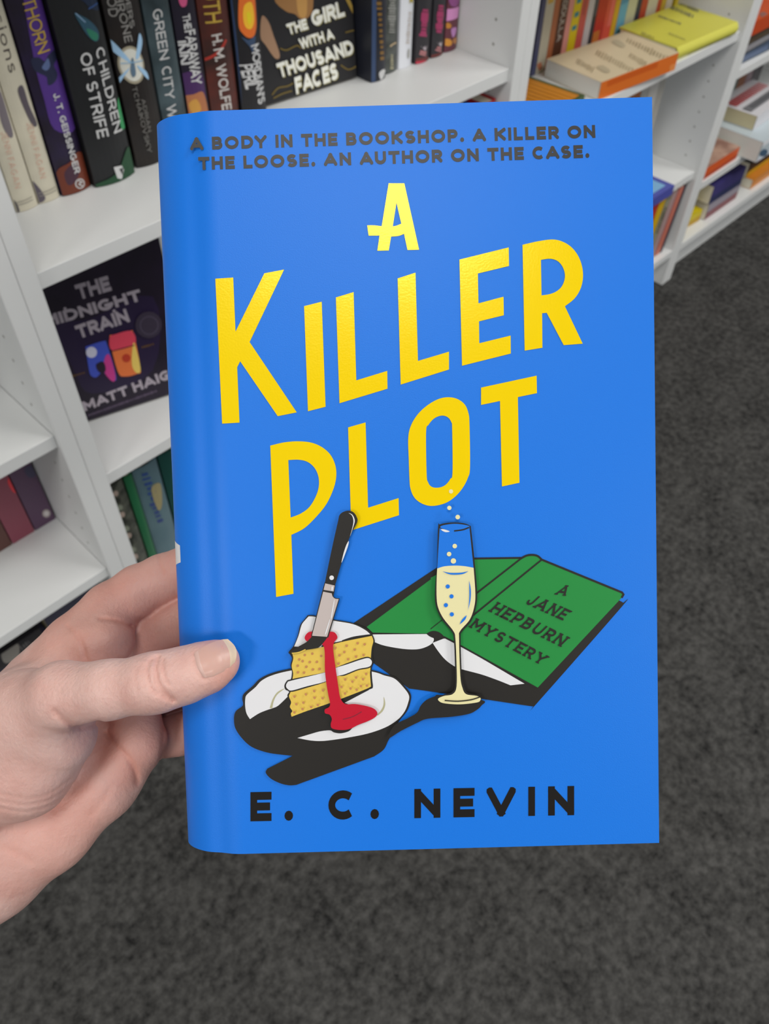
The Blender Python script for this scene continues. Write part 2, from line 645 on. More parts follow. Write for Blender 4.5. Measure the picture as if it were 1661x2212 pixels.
bk = std('purple hardback with a gold title fading to rust at its foot', .3705, .4075, .851, (38, 28, 58), mottle=(30, 22, 34))
bk.poly('s', [(46, -60), (98, -60), (124, 118), (150, 210), (166, 280), (118, 280), (96, 215), (72, 120)], (82, 52, 132))
bk.poly('s', [(68, 128), (84, 124), (96, 132), (106, 118), (124, 110), (128, 126), (118, 142), (126, 160), (120, 176), (104, 184), (100, 166), (84, 158), (74, 150)], (40, 44, 70))
bk.poly('s', [(98, 132), (104, 126), (108, 142), (100, 152), (90, 146)], (92, 108, 150))
bk.poly('s', [(126, 372), (150, 350), (166, 330), (186, 338), (202, 392), (196, 408), (136, 424)], (112, 52, 34))
bk.poly('s', [(140, 372), (160, 352), (172, 370), (158, 396), (146, 398)], (70, 42, 58))
bk.text('s', 'BLACKTHORN', (10, -118), (81, 117), (38, -126), (196, 164, 62), .13, .1)
bk.text('s', 'J. T. GEISSINGER', (113, 203), (160, 375), (127, 199), LT, .2, .12)
bk.poly('s', circle(172, 396, 11), LT, False); bk.poly('s', circle(172, 396, 8.5), (104, 52, 36), False); bk.line('s', [(168, 390), (176, 393), (169, 397), (178, 401)], 2.4, LT)
bk.done()

bk = std('thick black hardback with large white two-line title, green at its lower edge', .408, .4615, .841, (30, 31, 33), Dd=.15)
bk.poly('s', [(168, -10), (226, -20), (222, 22), (200, 20), (184, 6)], (28, 42, 66)); bk.line('s', [(192, 20), (222, 8)], 3, (52, 84, 140))
bk.poly('s', [(160, 28), (176, 34), (196, 46), (214, 66), (216, 84), (206, 90), (190, 78), (176, 58)], (48, 82, 100)); bk.poly('s', [(186, 62), (200, 66), (214, 76), (210, 88), (196, 82)], (48, 120, 96)); bk.line('s', [(162, 28), (184, 48)], 2.4, (130, 160, 190))
bk.poly('s', [(258, 228), (264, 212), (272, 234), (278, 262), (274, 280), (264, 276)], (56, 150, 92))
bk.poly('s', [(252, 372), (280, 320), (300, 350), (300, 376), (250, 396), (208, 412), (214, 400)], (34, 74, 48))
bk.text('s', 'CHILDREN', (205, 106), (246, 289), (226, 100), LT, .17, .16)
bk.text('s', 'OF STRIFE', (171, 117), (211, 300), (194, 110), LT, .17, .16)
bk.poly('s', [(244, 360), (262, 357), (267, 366), (262, 386), (252, 384)], LT, False); bk.poly('s', [(256, 364), (265, 362), (264, 378)], (60, 62, 62), False)
bk.done()

bk = std('brown-black hardback bearing a pale dragonfly medallion', .4685, .512, .848, (38, 32, 29), mottle=(28, 25, 25))
bk.text('s', 'DERS', (267, -16), (281, 62), (278, -20), (150, 148, 144), .15, .12)
bk.text('s', 'THRONE', (242, -32), (270, 93), (258, -36), (150, 148, 144), .15, .2)
bk.text('s', 'BLOOD', (224, -62), (239, 39), (241, -66), (150, 148, 144), .15, .16)
bk.poly('s', [(285 + 27 * math.cos(a) + 5 * math.sin(a), 140 + 41 * math.sin(a)) for a in np.linspace(0, 6.0, 14)], (168, 160, 138))
bk.poly('s', [(285 + 23 * math.cos(a) + 4 * math.sin(a), 140 + 35 * math.sin(a)) for a in np.linspace(0, 6.0, 14)], (222, 222, 212))
for w in ([(238, 86), (252, 96), (283, 134), (268, 128), (246, 110)], [(302, 72), (309, 90), (300, 122), (292, 126), (296, 98)], [(256, 190), (262, 168), (280, 146), (270, 166), (260, 188)], [(322, 172), (316, 154), (294, 140), (310, 162)]):
    bk.poly('s', w, (164, 202, 234))
bk.poly('s', [(283, 126), (287, 128), (292, 158), (286, 166), (281, 152)], (96, 120, 140)); bk.line('s', [(262, 138), (308, 130)], 2, (150, 190, 220))
bk.text('s', 'ADRIAN', (303, 214), (318, 285), (311, 211), (112, 110, 106), .17, .14)
bk.text('s', 'TCHAIKOVSKY', (284, 188), (318, 330), (293, 185), (112, 110, 106), .17, .12)
bk.done()

bk = std('teal grey misty hardback, right of the dragonfly medallion', .5145, .5485, .85, (74, 90, 96), mottle=(40, 52, 56), mscale=22)
bk.text('s', 'GREEN', (329, 22), (346, 131), (349, 17), LT, .15, .14)
bk.text('s', 'CITY WARS', (349, 146), (372, 318), (368, 141), LT, .15, .14, .5)
bk.done()

bk = std('navy hardback with purple and orange foot and stacked white title', .5515, .583, .852, (32, 27, 42))
bk.poly('s', [(384, 172), (432, 152), (446, 206), (440, 220), (396, 222)], (72, 42, 92)); bk.poly('s', [(398, 216), (418, 204), (440, 200), (452, 244), (446, 258), (406, 262)], (176, 112, 74)); bk.poly('s', [(410, 226), (424, 214), (434, 236), (420, 250)], (204, 150, 70)); bk.poly('s', [(386, -8), (402, -6), (402, 10), (394, 15), (388, 8)], (206, 88, 134))
bk.text('s', 'THE', (393, 32), (398, 64), (409, 29), LT, .2, .08); bk.text('s', 'FARAWAY', (398, 67), (414, 184), (421, 62), LT, .2, .04); bk.text('s', 'INN', (379, 92), (389, 143), (401, 87), LT, .2, .08)
bk.done()

bk = std('dark red hardback with a gold title and curved red slash', .5855, .6275, .852, (52, 32, 29), mottle=(100, 42, 32), mscale=16)
bk.line('s', [(434, 137), (452, 128), (474, 110), (490, 86)], 6, (168, 52, 42))
bk.text('s', 'TRUTH', (430, -70), (446, 52), (464, -75), (190, 158, 66), .16, .1); bk.text('s', 'H. M. WOLFE', (457, 76), (480, 240), (478, 71), (200, 194, 190), .19, .1, .3)
bk.done()

bk = std('black hardback with a flame on its spine, beside the face-out book', .6315, .671, .852, (32, 31, 34))
bk.line('s', [(500, -10), (508, 60), (516, 140), (524, 240)], 8, (44, 64, 100))
bk.poly('s', [(520, -30), (548, -30), (556, 40), (552, 72), (540, 82), (526, 74), (517, 50)], (226, 112, 46)); bk.poly('s', [(528, 10), (544, 6), (550, 42), (542, 62), (530, 58), (525, 36)], (244, 190, 52)); bk.poly('s', [(532, 28), (540, 28), (542, 46), (536, 52)], (232, 208, 40)); bk.poly('s', [(522, 80), (536, 86), (552, 78), (546, 112), (538, 100)], (58, 76, 104))
bk.text('s', "MORDIAN'S", (541, 98), (557, 226), (560, 93), LT, .2, .06); bk.text('s', 'PERIL', (519, 142), (532, 194), (544, 137), LT, .2, .06)
bk.done()

# the face-out book
M = upright(.676, .876, Z1, -95.5, -5)
M = M @ Matrix.Translation((-.016, 0, 0.0034))
bk = Book('hardback_book', 'black face-out hardback with a gold-edged white four-line title', .032, .24, .162, M, (38, 37, 39), ROW)
bk.poly('f', [(592, -2), (617, 24), (636, 30), (649, 41), (665, 38), (676, 16), (668, -30), (610, -40)], (160, 116, 70)); bk.poly('f', [(640, -30), (660, -30), (662, 30), (650, 38), (642, 20)], (196, 148, 84))
bk.poly('f', [(565, 35), (579, 46), (590, 76), (604, 119), (594, 126), (573, 97), (562, 79)], (168, 132, 104))
bk.poly('f', [(744, -6), (752, -6), (771, 35), (786, 58), (782, 72), (774, 54)], (172, 142, 66))
for pts in ([(587, 205), (600, 190), (620, 186), (633, 179)], [(590, 212), (610, 202), (630, 196)], [(745, 70), (768, 66), (778, 84), (770, 100)], [(735, 140), (752, 150), (770, 142)], [(604, 104), (618, 108), (640, 98), (650, 104)]):
    bk.line('f', pts, 3.0, (118, 100, 48))
WH = (236, 236, 226)
for s, a, c, d in (('THE', (622, 75), (665, 62), (616, 52)), ('GIRL', (674, 58), (744, 34), (668, 24)), ('WITH A', (648, 106), (721, 83), (642, 83)), ('THOUSAND', (602, 168), (764, 115), (594, 137)), ('FACES', (638, 203), (729, 169), (633, 167))):
    bk.text('f', s, (a[0] + 1.5, a[1] + 1.5), (c[0] + 1.5, c[1] + 1.5), (d[0] + 1.5, d[1] + 1.5), (150, 140, 80), .3, .06, .3); bk.text('f', s, a, c, d, WH, .27, .09, .32)
dashes(bk, 'f', (632, 224), (738, 186), 8, (112, 104, 110), 16, .8); dashes(bk, 'f', (650, 237), (770, 194), 5, (92, 86, 90), 18, .8)
bk.done()

bk = std('navy boxed hardback with gold lettering, right of the face-out title', .843, .872, .835, (34, 36, 46))
bk.rect('s', -.0145, 0, -.006, .24, (56, 74, 108)); bk.rect('s', -.0075, 0, -.0060, .24, (30, 30, 36)); dashes(bk, 's', (817, -20), (826, 134), 11, (128, 96, 46), 13)
bk.poly('s', [(818, 158), (826, 150), (834, 152), (830, 164), (822, 172)], LT)
bk.done()
bk = std('grey patterned hardback between the navy one and the white one', .874, .903, .843, (92, 96, 92), mottle=(62, 64, 60), mscale=60)
dashes(bk, 's', (848, -30), (846, 74), 16, (178, 178, 172), 18, .45); bk.line('s', [(842, 100), (850, 94), (858, 93)], 3, (200, 176, 140)); dashes(bk, 's', (846, 118), (846, 150), 8, (190, 184, 150), 7)
bk.done()
bk = std('plain white hardback with faint lettering on the top row', .9045, .931, .841, (232, 234, 240), Dd=.145)
dashes(bk, 's', (886, 26), (880, 96), 10, (206, 198, 192), 12, .6); bk.poly('s', [(880, 108), (885, 106), (884, 124), (879, 124)], (176, 176, 172)); bk.poly('s', [(884, -5), (894, -5), (892, 8), (888, 2), (884, 8)], (188, 170, 70), False)
bk.done()
for k, (x0, x1, dx, dy, lab) in enumerate(((.9355, .9655, 0, 0, 'charcoal hardback with raspberry pink lettering and red foot, beside the white hardback'), (.9685, .9955, 34, -9, 'charcoal hardback with raspberry pink lettering, beside the pink and orange one'))):
    bk = std(lab, x0, x1, .837, (52, 50, 54))
    bk.poly('s', [(895 + dx, 132 + dy), (925 + dx, 122 + dy), (925 + dx, 142 + dy), (890 + dx, 150 + dy)], (112, 54, 52)); bk.poly('s', [(894 + dx, 138 + dy), (920 + dx, 130 + dy), (918 + dx, 142 + dy), (893 + dx, 146 + dy)], (214, 62, 88))
    dashes(bk, 's', (919 + dx, 20 + dy), (914 + dx, 80 + dy), 15, (170, 62, 104), 9, .9)
    bk.poly('s', [(908 + dx, 98 + dy), (914 + dx, 104 + dy), (917 + dx, 98 + dy), (918 + dx, 104 + dy), (923 + dx, 97 + dy), (918 + dx, 110 + dy)], (196, 184, 190), False); dashes(bk, 's', (915 + dx, 110 + dy), (912 + dx, 122 + dy), 13, (188, 126, 128), 2, .7)
    bk.done()
bk = std('pink and orange illustrated hardback at the right end of the top row', .9985, .1 + .927, .838, (108, 58, 70))
bk.poly('s', [(964, 22), (994, 14), (991, 38), (964, 48)], (222, 150, 204), False); bk.poly('s', [(975, 62), (987, 60), (984, 74), (977, 80)], (200, 142, 200)); bk.poly('s', circle(969, 56, 6), (206, 138, 58)); bk.poly('s', circle(968, 92, 8), (222, 152, 62)); bk.poly('s', circle(984, 88, 7), (190, 130, 80)); bk.poly('s', [(972, -20), (992, -20), (990, 10), (974, 12)], (150, 84, 140))
bk.done()

# --- middle shelf of the middle bookcase
dirn = math.degrees(math.atan2(.812 - .845, .397 - .283))
M = upright(.2735, .8475, .4246, -90 + dirn, -4) @ Matrix.Translation((-.018, 0, .0034))
bk = Book('hardback_book', 'dark purple face-out hardback with a silver title and two bright train doors', .035, .24, .184, M, (34, 24, 44), 'face-out hardbacks', mottle=(28, 20, 36))
SV = (176, 166, 176)
bk.poly('f', [(120, 700), (190, 690), (330, 640), (330, 800), (200, 850), (160, 800)], (38, 26, 58))
for s, a, c, d in (('THE', (170, 648), (242, 627), (160, 616)), ('MIDNIGHT', (96, 708), (308, 648), (88, 684)), ('TRAIN', (170, 732), (281, 694), (160, 704)), ('MATT HAIG', (183, 888), (372, 816), (176, 868))):
    bk.text('f', s, a, c, d, SV, .27, .1, .4)
bk.poly('f', circle(140, 666, 3.4), SV, False); bk.poly('f', circle(246, 671, 3.4), SV, False)
bk.poly('f', [(184, 748, 1), (222, 736), (231, 744), (250, 810), (247, 822), (238, 820), (222, 803), (208, 814), (198, 812), (192, 800)], (66, 84, 190)); bk.poly('f', [(226, 772), (236, 766), (248, 806), (247, 822), (238, 820), (224, 800)], (200, 60, 140)); bk.poly('f', circle(197, 760, 12), (206, 206, 226), False); bk.poly('f', [(207, 786), (222, 780), (228, 796), (222, 806), (211, 800)], (36, 26, 44))
bk.poly('f', [(236, 730), (246, 722), (278, 714), (288, 720), (303, 796), (296, 806), (270, 812), (254, 802)], (232, 120, 64)); bk.poly('f', [(236, 728), (250, 720), (284, 714), (290, 742), (242, 756)], (220, 70, 92)); bk.poly('f', [(286, 744), (291, 744), (303, 796), (294, 804), (284, 786)], (238, 206, 104)); bk.poly('f', circle(272, 772, 9), (190, 62, 40)); bk.line('f', [(241, 757), (290, 744)], 1.6, (60, 30, 40))
bk.poly('f', circle(320, 700, 29), (58, 50, 66), False); bk.poly('f', circle(321, 701, 20), (92, 84, 104), False); bk.poly('f', circle(321, 701, 18.6), (58, 50, 66), False); dashes(bk, 'f', (308, 696), (338, 688), 5, (104, 96, 116), 5); dashes(bk, 'f', (308, 708), (338, 700), 5, (104, 96, 116), 5)
dashes(bk, 'f', (156, 812), (184, 804), 5, (112, 80, 30), 6); dashes(bk, 'f', (306, 750), (334, 742), 5, (112, 80, 30), 6); dashes(bk, 'f', (190, 897), (340, 843), 6, (92, 78, 100), 30, .7)
bk.done()
std('red hardback tucked under the top shelf, right end, mostly hidden by the blue book', .994, 1.0255, .752, (178, 34, 42), .247, .16, .4246, None).done()
std('deep blue hardback under the top shelf beside the red one', .960, .9925, .757, (38, 84, 160), .243, .16, .4246, None).done()

# --- bottom shelf of the middle bookcase
GG = 'green toned hardbacks low behind the hand'
bk = std('hardback with a grey and black patterned spine, low behind the hand', .2725, .3135, .795, (86, 88, 78), .242, .16, .1, GG, mottle=(36, 40, 34), mscale=70)
for k in range(11):
    bk.poly('s', circle(262 + 4.6 * k - 12, 1066 + 15 * k, 6, 8), ((168, 150, 138), (44, 46, 40), (130, 136, 120))[k % 3])
bk.done()
std('narrow bright green hardback, low behind the hand', .3145, .3285, .797, (34, 104, 66), .24, .16, .1, GG).done()
bk = std('slate blue hardback with dark blue lettering, low behind the hand', .330, .372, .797, (98, 124, 132), .24, .16, .1, GG, mottle=(80, 108, 120), mscale=12)
dashes(bk, 's', (312, 1022), (334, 1082), 20, (52, 78, 140), 6, .6); dashes(bk, 's', (330, 1086), (348, 1130), 16, (62, 78, 132), 5, .6); bk.poly('s', [(326, 1054), (348, 1046), (350, 1090), (340, 1100)], (160, 150, 110))
bk.done()
std('dark green hardback, touching the slate blue one low down', .3735, .405, .797, (26, 74, 68), .241, .16, .1, GG).done()

# --- left bookcase
GL_ = 'books on the middle shelf of the left bookcase'
for x0, x1, c, Hh, lab, bits in ((.193, .2262, (92, 66, 92), .222, 'purple paperback with a round white mark, right end of the left shelf', [(100, 1109, 9)]), (.1575, .1922, (142, 72, 88), .221, 'raspberry paperback with a red top and white mark, second in from the end', [(72, 1123, 9)]),
                                 (.114, .157, (96, 62, 56), .222, 'brown paperback with a gold framed panel, left of the raspberry one', [(38, 1140, 10)]), (.066, .113, (58, 92, 76), .223, 'green paperback cut off at the left edge of the picture', [])):
    bk = std(lab, x0, x1, .868, c, Hh, .13, .267, GL_, 'paperback_book', hard=False)
    for cx, cy, r in bits:
        bk.poly('s', circle(cx, cy, r), (172, 160, 158), False); bk.poly('s', circle(cx, cy, r * .6), (214, 208, 206), False)
    if c[0] == 142:
        bk.poly('s', [(16, 1036), (42, 1020), (52, 1056), (30, 1064)], (232, 62, 72))
    if c[0] == 96:
        bk.poly('s', [(-20, 1040), (6, 1040), (26, 1080), (24, 1090), (2, 1100), (-20, 1108)], (150, 122, 52), False); bk.poly('s', [(-20, 1052), (2, 1056), (18, 1084), (2, 1092), (-20, 1100)], (92, 100, 104), False)
    if c[0] == 92:
        bk.poly('s', [(52, 1012), (72, 1006), (76, 1028), (60, 1030)], (70, 66, 92))
    bk.done()


def flat(name, label, x, y, z, L, T, Dd, yaw, rgb, grp=None, hard=False, back=False, **k):
    """a book lying down with its spine towards the aisle; front cover up"""
    M = Matrix.Translation((x, y, z + T / 2 + .0004)) @ Matrix.Rotation(math.radians(yaw), 4, 'Z') @ Matrix.Rotation(math.radians(-90), 4, 'Y') @ Matrix.Translation((0, 0, -L / 2))
    return Book(name, label, T, L, Dd, M, rgb, grp, hard, **k)


GD = 'dark paperbacks stacked at the bottom of the left bookcase'
for k, (x, z, T, c, lab) in enumerate(((.02, .1, .03, (38, 34, 40), 'black paperback at the bottom of the dark stack, left bookcase'), (.03, .1305, .03, (44, 42, 60), 'dark indigo paperback in the middle of the low dark stack'), (.02, .161, .03, (34, 32, 36), 'black paperback with a grey panel, top of the low dark stack'))):
    bk = flat('paperback_book', lab, x, .775, z, .2, T, .13, 0, c, GD)
    if k == 2:
        bk.poly('s', [(4, 1408), (36, 1390), (42, 1406), (36, 1424), (10, 1432)], (128, 124, 118)); dashes(bk, 's', (44, 1400), (66, 1384), 12, (90, 88, 88), 4)
    bk.done()
for k, (x, z, T, c, lab) in enumerate(((.175, .1, .04, (36, 34, 42), 'black paperback under the indigo one, right of the low dark stack'), (.178, .1405, .045, (46, 44, 66), 'dark indigo paperback nearest the upright at the bottom left'))):
    bk = flat('paperback_book', lab, x, .79, z, .09, T, .13, 0, c, GD)
    bk.done()

# --- right-hand bookcase: back row of paperbacks
GR = 'row of coloured paperbacks behind the yellow book'


def x_at(px, py, y):
    d = ray(px, py)
    return d.x * y / d.y


edges = [1169, 1178, 1197, 1209, 1227.5, 1239, 1255.5, 1270, 1283.5, 1291.5, 1311, 1328, 1338.5, 1355, 1374.5, 1384, 1397, 1418, 1426.5, 1436, 1449]
cols = [((74, 78, 112), 'slate blue paperback at the left end of the coloured row'), ((196, 190, 170), 'cream paperback beside the slate blue spine in the coloured row'), ((176, 104, 66), 'tan orange paperback between a cream and a dark brown spine'), ((84, 48, 34), 'dark brown paperback with white lettering in the coloured row'),
        ((226, 152, 142), 'pale pink paperback between dark brown and yellow spines'), ((226, 200, 20), 'yellow paperback with small blue lettering, beside the pale pink one'), ((208, 92, 82), 'coral paperback beside the blue-lettered yellow spine'), ((206, 200, 200), 'pale grey paperback between coral and black spines'), ((46, 46, 56), 'thin black paperback in the coloured row'),
        ((196, 44, 36), 'wide red paperback beside the thin black spine'), ((224, 84, 66), 'scarlet paperback with a pale stripe, right of the wide red one'), ((218, 170, 40), 'mustard paperback between scarlet and sky blue spines'), ((84, 148, 186), 'sky blue paperback in the coloured row'), ((206, 204, 172), 'wide cream paperback right of the sky blue spine'),
        ((54, 60, 76), 'thin navy paperback right of the wide cream spine'), ((192, 76, 52), 'brick red paperback beside the thin navy spine'), ((212, 204, 178), 'cream paperback above the yellow book, between two reds'), ((200, 84, 46), 'thin rust paperback above the yellow book'), ((214, 180, 52), 'thin golden paperback above the yellow book'), ((226, 214, 190), 'ivory paperback near the right end of the coloured row')]
yb = .888
for k, (c, lab) in enumerate(cols):
    x0, x1 = x_at(edges[k], 18, yb), x_at(edges[k + 1], 18, yb)
    Hh = (.198, .2, .196, .205)[k % 4]
    bk = std(lab, x0, x1, yb, c, Hh, .1, .5915, GR, 'paperback_book', hard=False)
    T = x1 - x0
    if k == 3:
        bk.words('s', 'ABDULLA', .001, .042, .12, T * .5, (214, 206, 196), .13)
    if k == 5:
        for q in range(4):
            bk.rect('s', -T * .25, .05 + q * .022, T * .3, .058 + q * .022, (60, 140, 150))
    if k == 1:
        bk.rect('s', -T * .3, .112, T * .3, .124, (206, 168, 70)); bk.poly('s', [(1160, 140), (1168, 134), (1170, 146), (1164, 152)], (190, 120, 90))
    if k == 8:
        bk.rect('s', -T * .3, .06, T * .3, .17, (86, 86, 96))
    if k == 10:
        bk.rect('s', -T * .05, .03, T * .4, .19, (236, 112, 100))
    if k == 9:
        bk.rect('s', -T * .5, 0, T * .2, .03, (206, 120, 40))
    if k == 12:
        bk.rect('s', -T * .5, 0, T * .5, .06, (110, 176, 206))
    if k in (6, 11, 13, 15, 16):
        bk.words('s', 'lll', 0, .06, .15, T * .35, (236, 214, 200) if k in (6, 15) else (150, 120, 90), .12) if False else bk.rect('s', -T * .18, .07, T * .12, .16, tuple(int(v * .86) for v in c))
    bk.done()
std('golden yellow paperback at the right end of the coloured row', 1.7835, 1.798, yb, (222, 196, 40), .2, .1, .5915, GR, 'paperback_book', hard=False).done()

# books lying in front of the row
bk = flat('paperback_book', 'orange spined paperback lying flat with a cream lettered cover', 1.416, .7365, .5915, .218, .030, .125, -5.5, (214, 198, 166), None, pages=paper_w)
bk.rect('s', -.015, 0, .015, .218, (222, 112, 36)); bk.rect('s', .003, .06, .0125, .2, (206, 92, 24))
bk.poly('s', [(1447, 142), (1460, 137), (1460, 150), (1447, 155)], (232, 140, 70))
CT = (150, 134, 104)
for s, a, c, d in (('LIEN', (1281, 152), (1243, 130), (1262, 157)), ('ELENKOV', (1365, 153), (1285, 112), (1345, 160)), ('JURI', (1394, 140), (1358, 118), (1378, 145)), ('KENNEDY', (1440, 128), (1350, 85), (1424, 134))):
    dashes(bk, 'f', a, c, 15, CT, len(s) * 2, .45)
for a in ((1335, 95), (1302, 150)):
    bk.poly('f', [(a[0] - 14, a[1] - 4), (a[0], a[1] - 8), (a[0] + 16, a[1] + 4), (a[0] + 6, a[1] + 8)], (186, 174, 146))
bk.done()
bk = flat('hardback_book', 'bright yellow hardback lying flat with grey lettering', 1.6615, .7375, .5915, .208, .024, .138, -3, (212, 208, 84), None, hard=True, bulge=.006)
for a, c, w in (((1515, 10), (1476, -4), 8), ((1508, 24), (1462, 4), 9), ((1497, 36), (1440, 12), 9), ((1470, 52), (1420, 34), 5)):
    dashes(bk, 'f', a, c, w, (120, 120, 92), 10, .7)
dashes(bk, 'f', (1412, 84), (1384, 70), 7, (176, 172, 78), 5, .9); dashes(bk, 'f', (1480, 86), (1444, 72), 5, (184, 180, 84), 6, .9)
dashes(bk, 's', (1490, 119), (1580, 78), 5, (150, 146, 60), 16, .6)
bk.done()
bk = flat('paperback_book', 'orange brick-patterned paperback with dark green border, by the upright', 1.1815, .752, .5915, .205, .012, .125, 4, (62, 84, 44), None)
bk.rect('f', .004, .004, .121, .2, (62, 84, 44)); bk.rect('f', .006, .008, .119, .199, (206, 134, 40))
for k in range(14):
    bk.rect('f', .006, .012 + k * .0135, .119, .0135 + k * .0135, (150, 92, 28))
bk.done()

# middle shelf of that bookcase
GW = 'pale paperbacks standing below the yellow book'
for k, (x0, x1, y, c, lab) in enumerate(((1.535, 1.562, .80, (176, 110, 70), 'rust paperback peeping out below the orange spined book'), (1.5635, 1.592, .80, (188, 186, 180), 'pale grey paperback standing below the orange spined book'), (1.5935, 1.630, .80, (208, 204, 198), 'off-white paperback standing under the flat yellow book'), (1.6315, 1.662, .803, (176, 172, 164), 'mid grey paperback, last of the pale ones under the yellow book'))):
    std(lab, x0, x1, y, c, .252, .13, .3, GW, 'paperback_book', hard=False).done()

# bottom shelf of that bookcase: books leaning to the right, and a leaflet over the shelf edge above them
GB = 'books leaning at the bottom of the bookcase right of the blue book'
th = math.radians(8)
for xl, xr, c, lab in ((1.585, 1.6245, (120, 60, 60), 'dull red paperback leaning furthest left on the low shelf, behind the blue book'), (1.6255, 1.656, (186, 54, 42), 'red paperback leaning beside the golden yellow one, low shelf'), (1.657, 1.684, (212, 170, 16), 'golden yellow paperback leaning between red and olive grey spines'), (1.685, 1.709, (126, 122, 96), 'olive grey paperback with lettering down its leaning spine'),
                       (1.710, 1.734, (172, 144, 142), 'dusty pink paperback leaning between olive grey and salmon spines'), (1.735, 1.760, (204, 114, 90), 'salmon paperback leaning beside the dark plum one'), (1.761, 1.7735, (66, 44, 62), 'dark plum paperback leaning against the far upright')):
    T = (xr - xl) * math.cos(th) - .0004
    M = Matrix.Translation((xl + .0006, .748, .1006 + T * math.sin(th))) @ Matrix.Rotation(th, 4, 'Y') @ Matrix.Translation((T / 2, 0, 0))
    bk = Book('paperback_book', lab, T, .168, .13, M, c, GB, False)
    if c[0] == 126:
        bk.rect('s', -.009, .012, .009, .156, (150, 146, 122)); dashes(bk, 's', (1438, 448), (1418, 506), 7, (78, 76, 60), 12)
    if c[0] == 204:
        bk.rect('s', -.0115, .0, -.005, .168, (176, 100, 96))
    bk.done()
t = empty('leaflet', Matrix.Translation((1.61, FRONT + .006, .3003)), 'blue leaflet with a pale sky centre draped over a low shelf edge', 'leaflet')
lb, lc = P((78, 84, 168)), P((128, 178, 216))
b = MB(); b.box((-.1, -.0004, 0), (.094, .07, .0008), lb); b.box((-.1, -.0012, -.0215), (.094, -.0004, .0008), lb); b.poly([(-.09, .012, .0010), (.078, .012, .0010), (.078, .060, .0010), (-.09, .060, .0010)], lc)
b.build('sheet', t).matrix_parent_inverse = Matrix.Identity(4)

# --- far right bookcase
G3 = 'pile on the upper shelf of the far right bookcase'
for x, y, z, L, T, yaw, c, hard, lab in ((1.958, .752, .5005, .205, .021, -2, (70, 84, 104), False, 'slate blue paperback at the bottom of the upper far right pile'), (1.955, .754, .522, .206, .018, 1, (86, 84, 84), False, 'grey paperback with white lettering, second up in the far right pile'), (1.957, .752, .5405, .2, .02, -1, (84, 70, 52), False, 'brown paperback under the orange one, far right pile'), (1.957, .746, .561, .208, .03, 0, (208, 84, 30), False, 'orange paperback on top of the upper far right pile')):
    bk = flat('paperback_book', lab, x, y, z, L, T, .13, yaw, c, G3)
    if c[0] == 86:
        bk.rect('s', -.006, .02, .006, .19, (150, 148, 152))
    if c[0] == 70:
        bk.rect('s', -.006, .06, .006, .19, (96, 112, 142))
    if c[0] == 208:
        bk.poly('f', [(1640, 30), (1652, 26), (1661, 38), (1650, 40)], (150, 100, 90)); bk.rect('s', -.015, .0, .012, .208, (196, 70, 22))
    bk.done()
bk = std('tall orange paperback standing behind the upper far right pile', 2.03, 2.075, .90, (200, 74, 24), .2, .1, .5005, None, 'paperback_book', hard=False); bk.done()
GS = 'paperbacks standing on the middle shelf of the far right bookcase'
for x0, x1, c, lab in ((2.075, 2.105, (196, 176, 150), 'beige paperback standing at the left of the far right middle shelf'), (2.1065, 2.131, (150, 148, 150), 'grey paperback standing beside the beige one far right'), (2.1325, 2.158, (56, 72, 66), 'blackish green paperback standing far right'), (2.1595, 2.189, (110, 126, 120), 'sage paperback standing between green and brown far right'), (2.1905, 2.231, (132, 82, 50), 'brown paperback standing on the far right middle shelf'), (2.2325, 2.268, (136, 116, 122), 'mauve grey paperback standing beside the brown one'), (2.2695, 2.32, (52, 48, 54), 'black paperback standing at the right end of the middle shelf')):
    std(lab, x0, x1, .865, c, .2, .11, .25, GS, 'paperback_book', hard=False).done()
GP = 'jumbled pile on the middle shelf of the far right bookcase'
bk = flat('paperback_book', 'orange spined paperback with a pink sketched cover, left of the jumbled far right pile', 1.9415, .745, .25, .18, .030, .118, 0, (196, 160, 140), GP, mottle=(146, 108, 94), mscale=24); bk.rect('s', -.015, 0, .015, .18, (222, 92, 32)); bk.rect('s', -.015, 0, -.004, .18, (186, 66, 18)); bk.done()
bk = flat('paperback_book', 'thick pale blue and white paperback overhanging the shelf edge, far right', 2.148, .700, .25, .2, .050, .15, 0, (196, 208, 214), GP, pages=paper_w)
bk.rect('s', .013, 0, .025, .2, (238, 240, 244)); bk.rect('s', -.025, 0, -.013, .2, (222, 230, 238)); bk.poly('s', [(1640, 330), (1650, 322), (1658, 326), (1654, 336), (1644, 338)], (70, 98, 124)); bk.poly('s', circle(1641, 349, 4), (206, 130, 140), False)
bk.done()
bk = flat('paperback_book', 'white paperback with red stripes and a grey band, top of the jumbled pile', 2.185, .752, .3008, .2, .034, .128, 2, (222, 220, 224), GP, pages=mat('page_paper', (206, 196, 160), .9, .1))
for k in range(16):
    bk.rect('f', .062, .010 + k * .0115, .090, .0165 + k * .0115, (200, 74, 74))
bk.rect('f', .022, .012, .046, .19, (120, 120, 124)); bk.rect('f', .028, .02, .040, .17, (96, 96, 100))
bk.done()
GZ = 'books lying on the bottom shelf of the far right bookcase'
bk = flat('paperback_book', 'yellow paperback lying at the bottom left corner of the far right bookcase', 1.913, .765, .1, .12, .032, .125, -4, (214, 192, 20), GZ, pages=mat('page_paper', (216, 204, 160), .9, .1)); bk.rect('s', -.016, 0, .0, .12, (190, 150, 16)); bk.done()
bk = flat('paperback_book', 'maroon and grey paperback lying under the indigo one, far right', 2.066, .752, .1, .165, .045, .13, 0, (160, 152, 164), GZ); bk.rect('s', -.0225, 0, -.002, .165, (134, 76, 82)); bk.done()
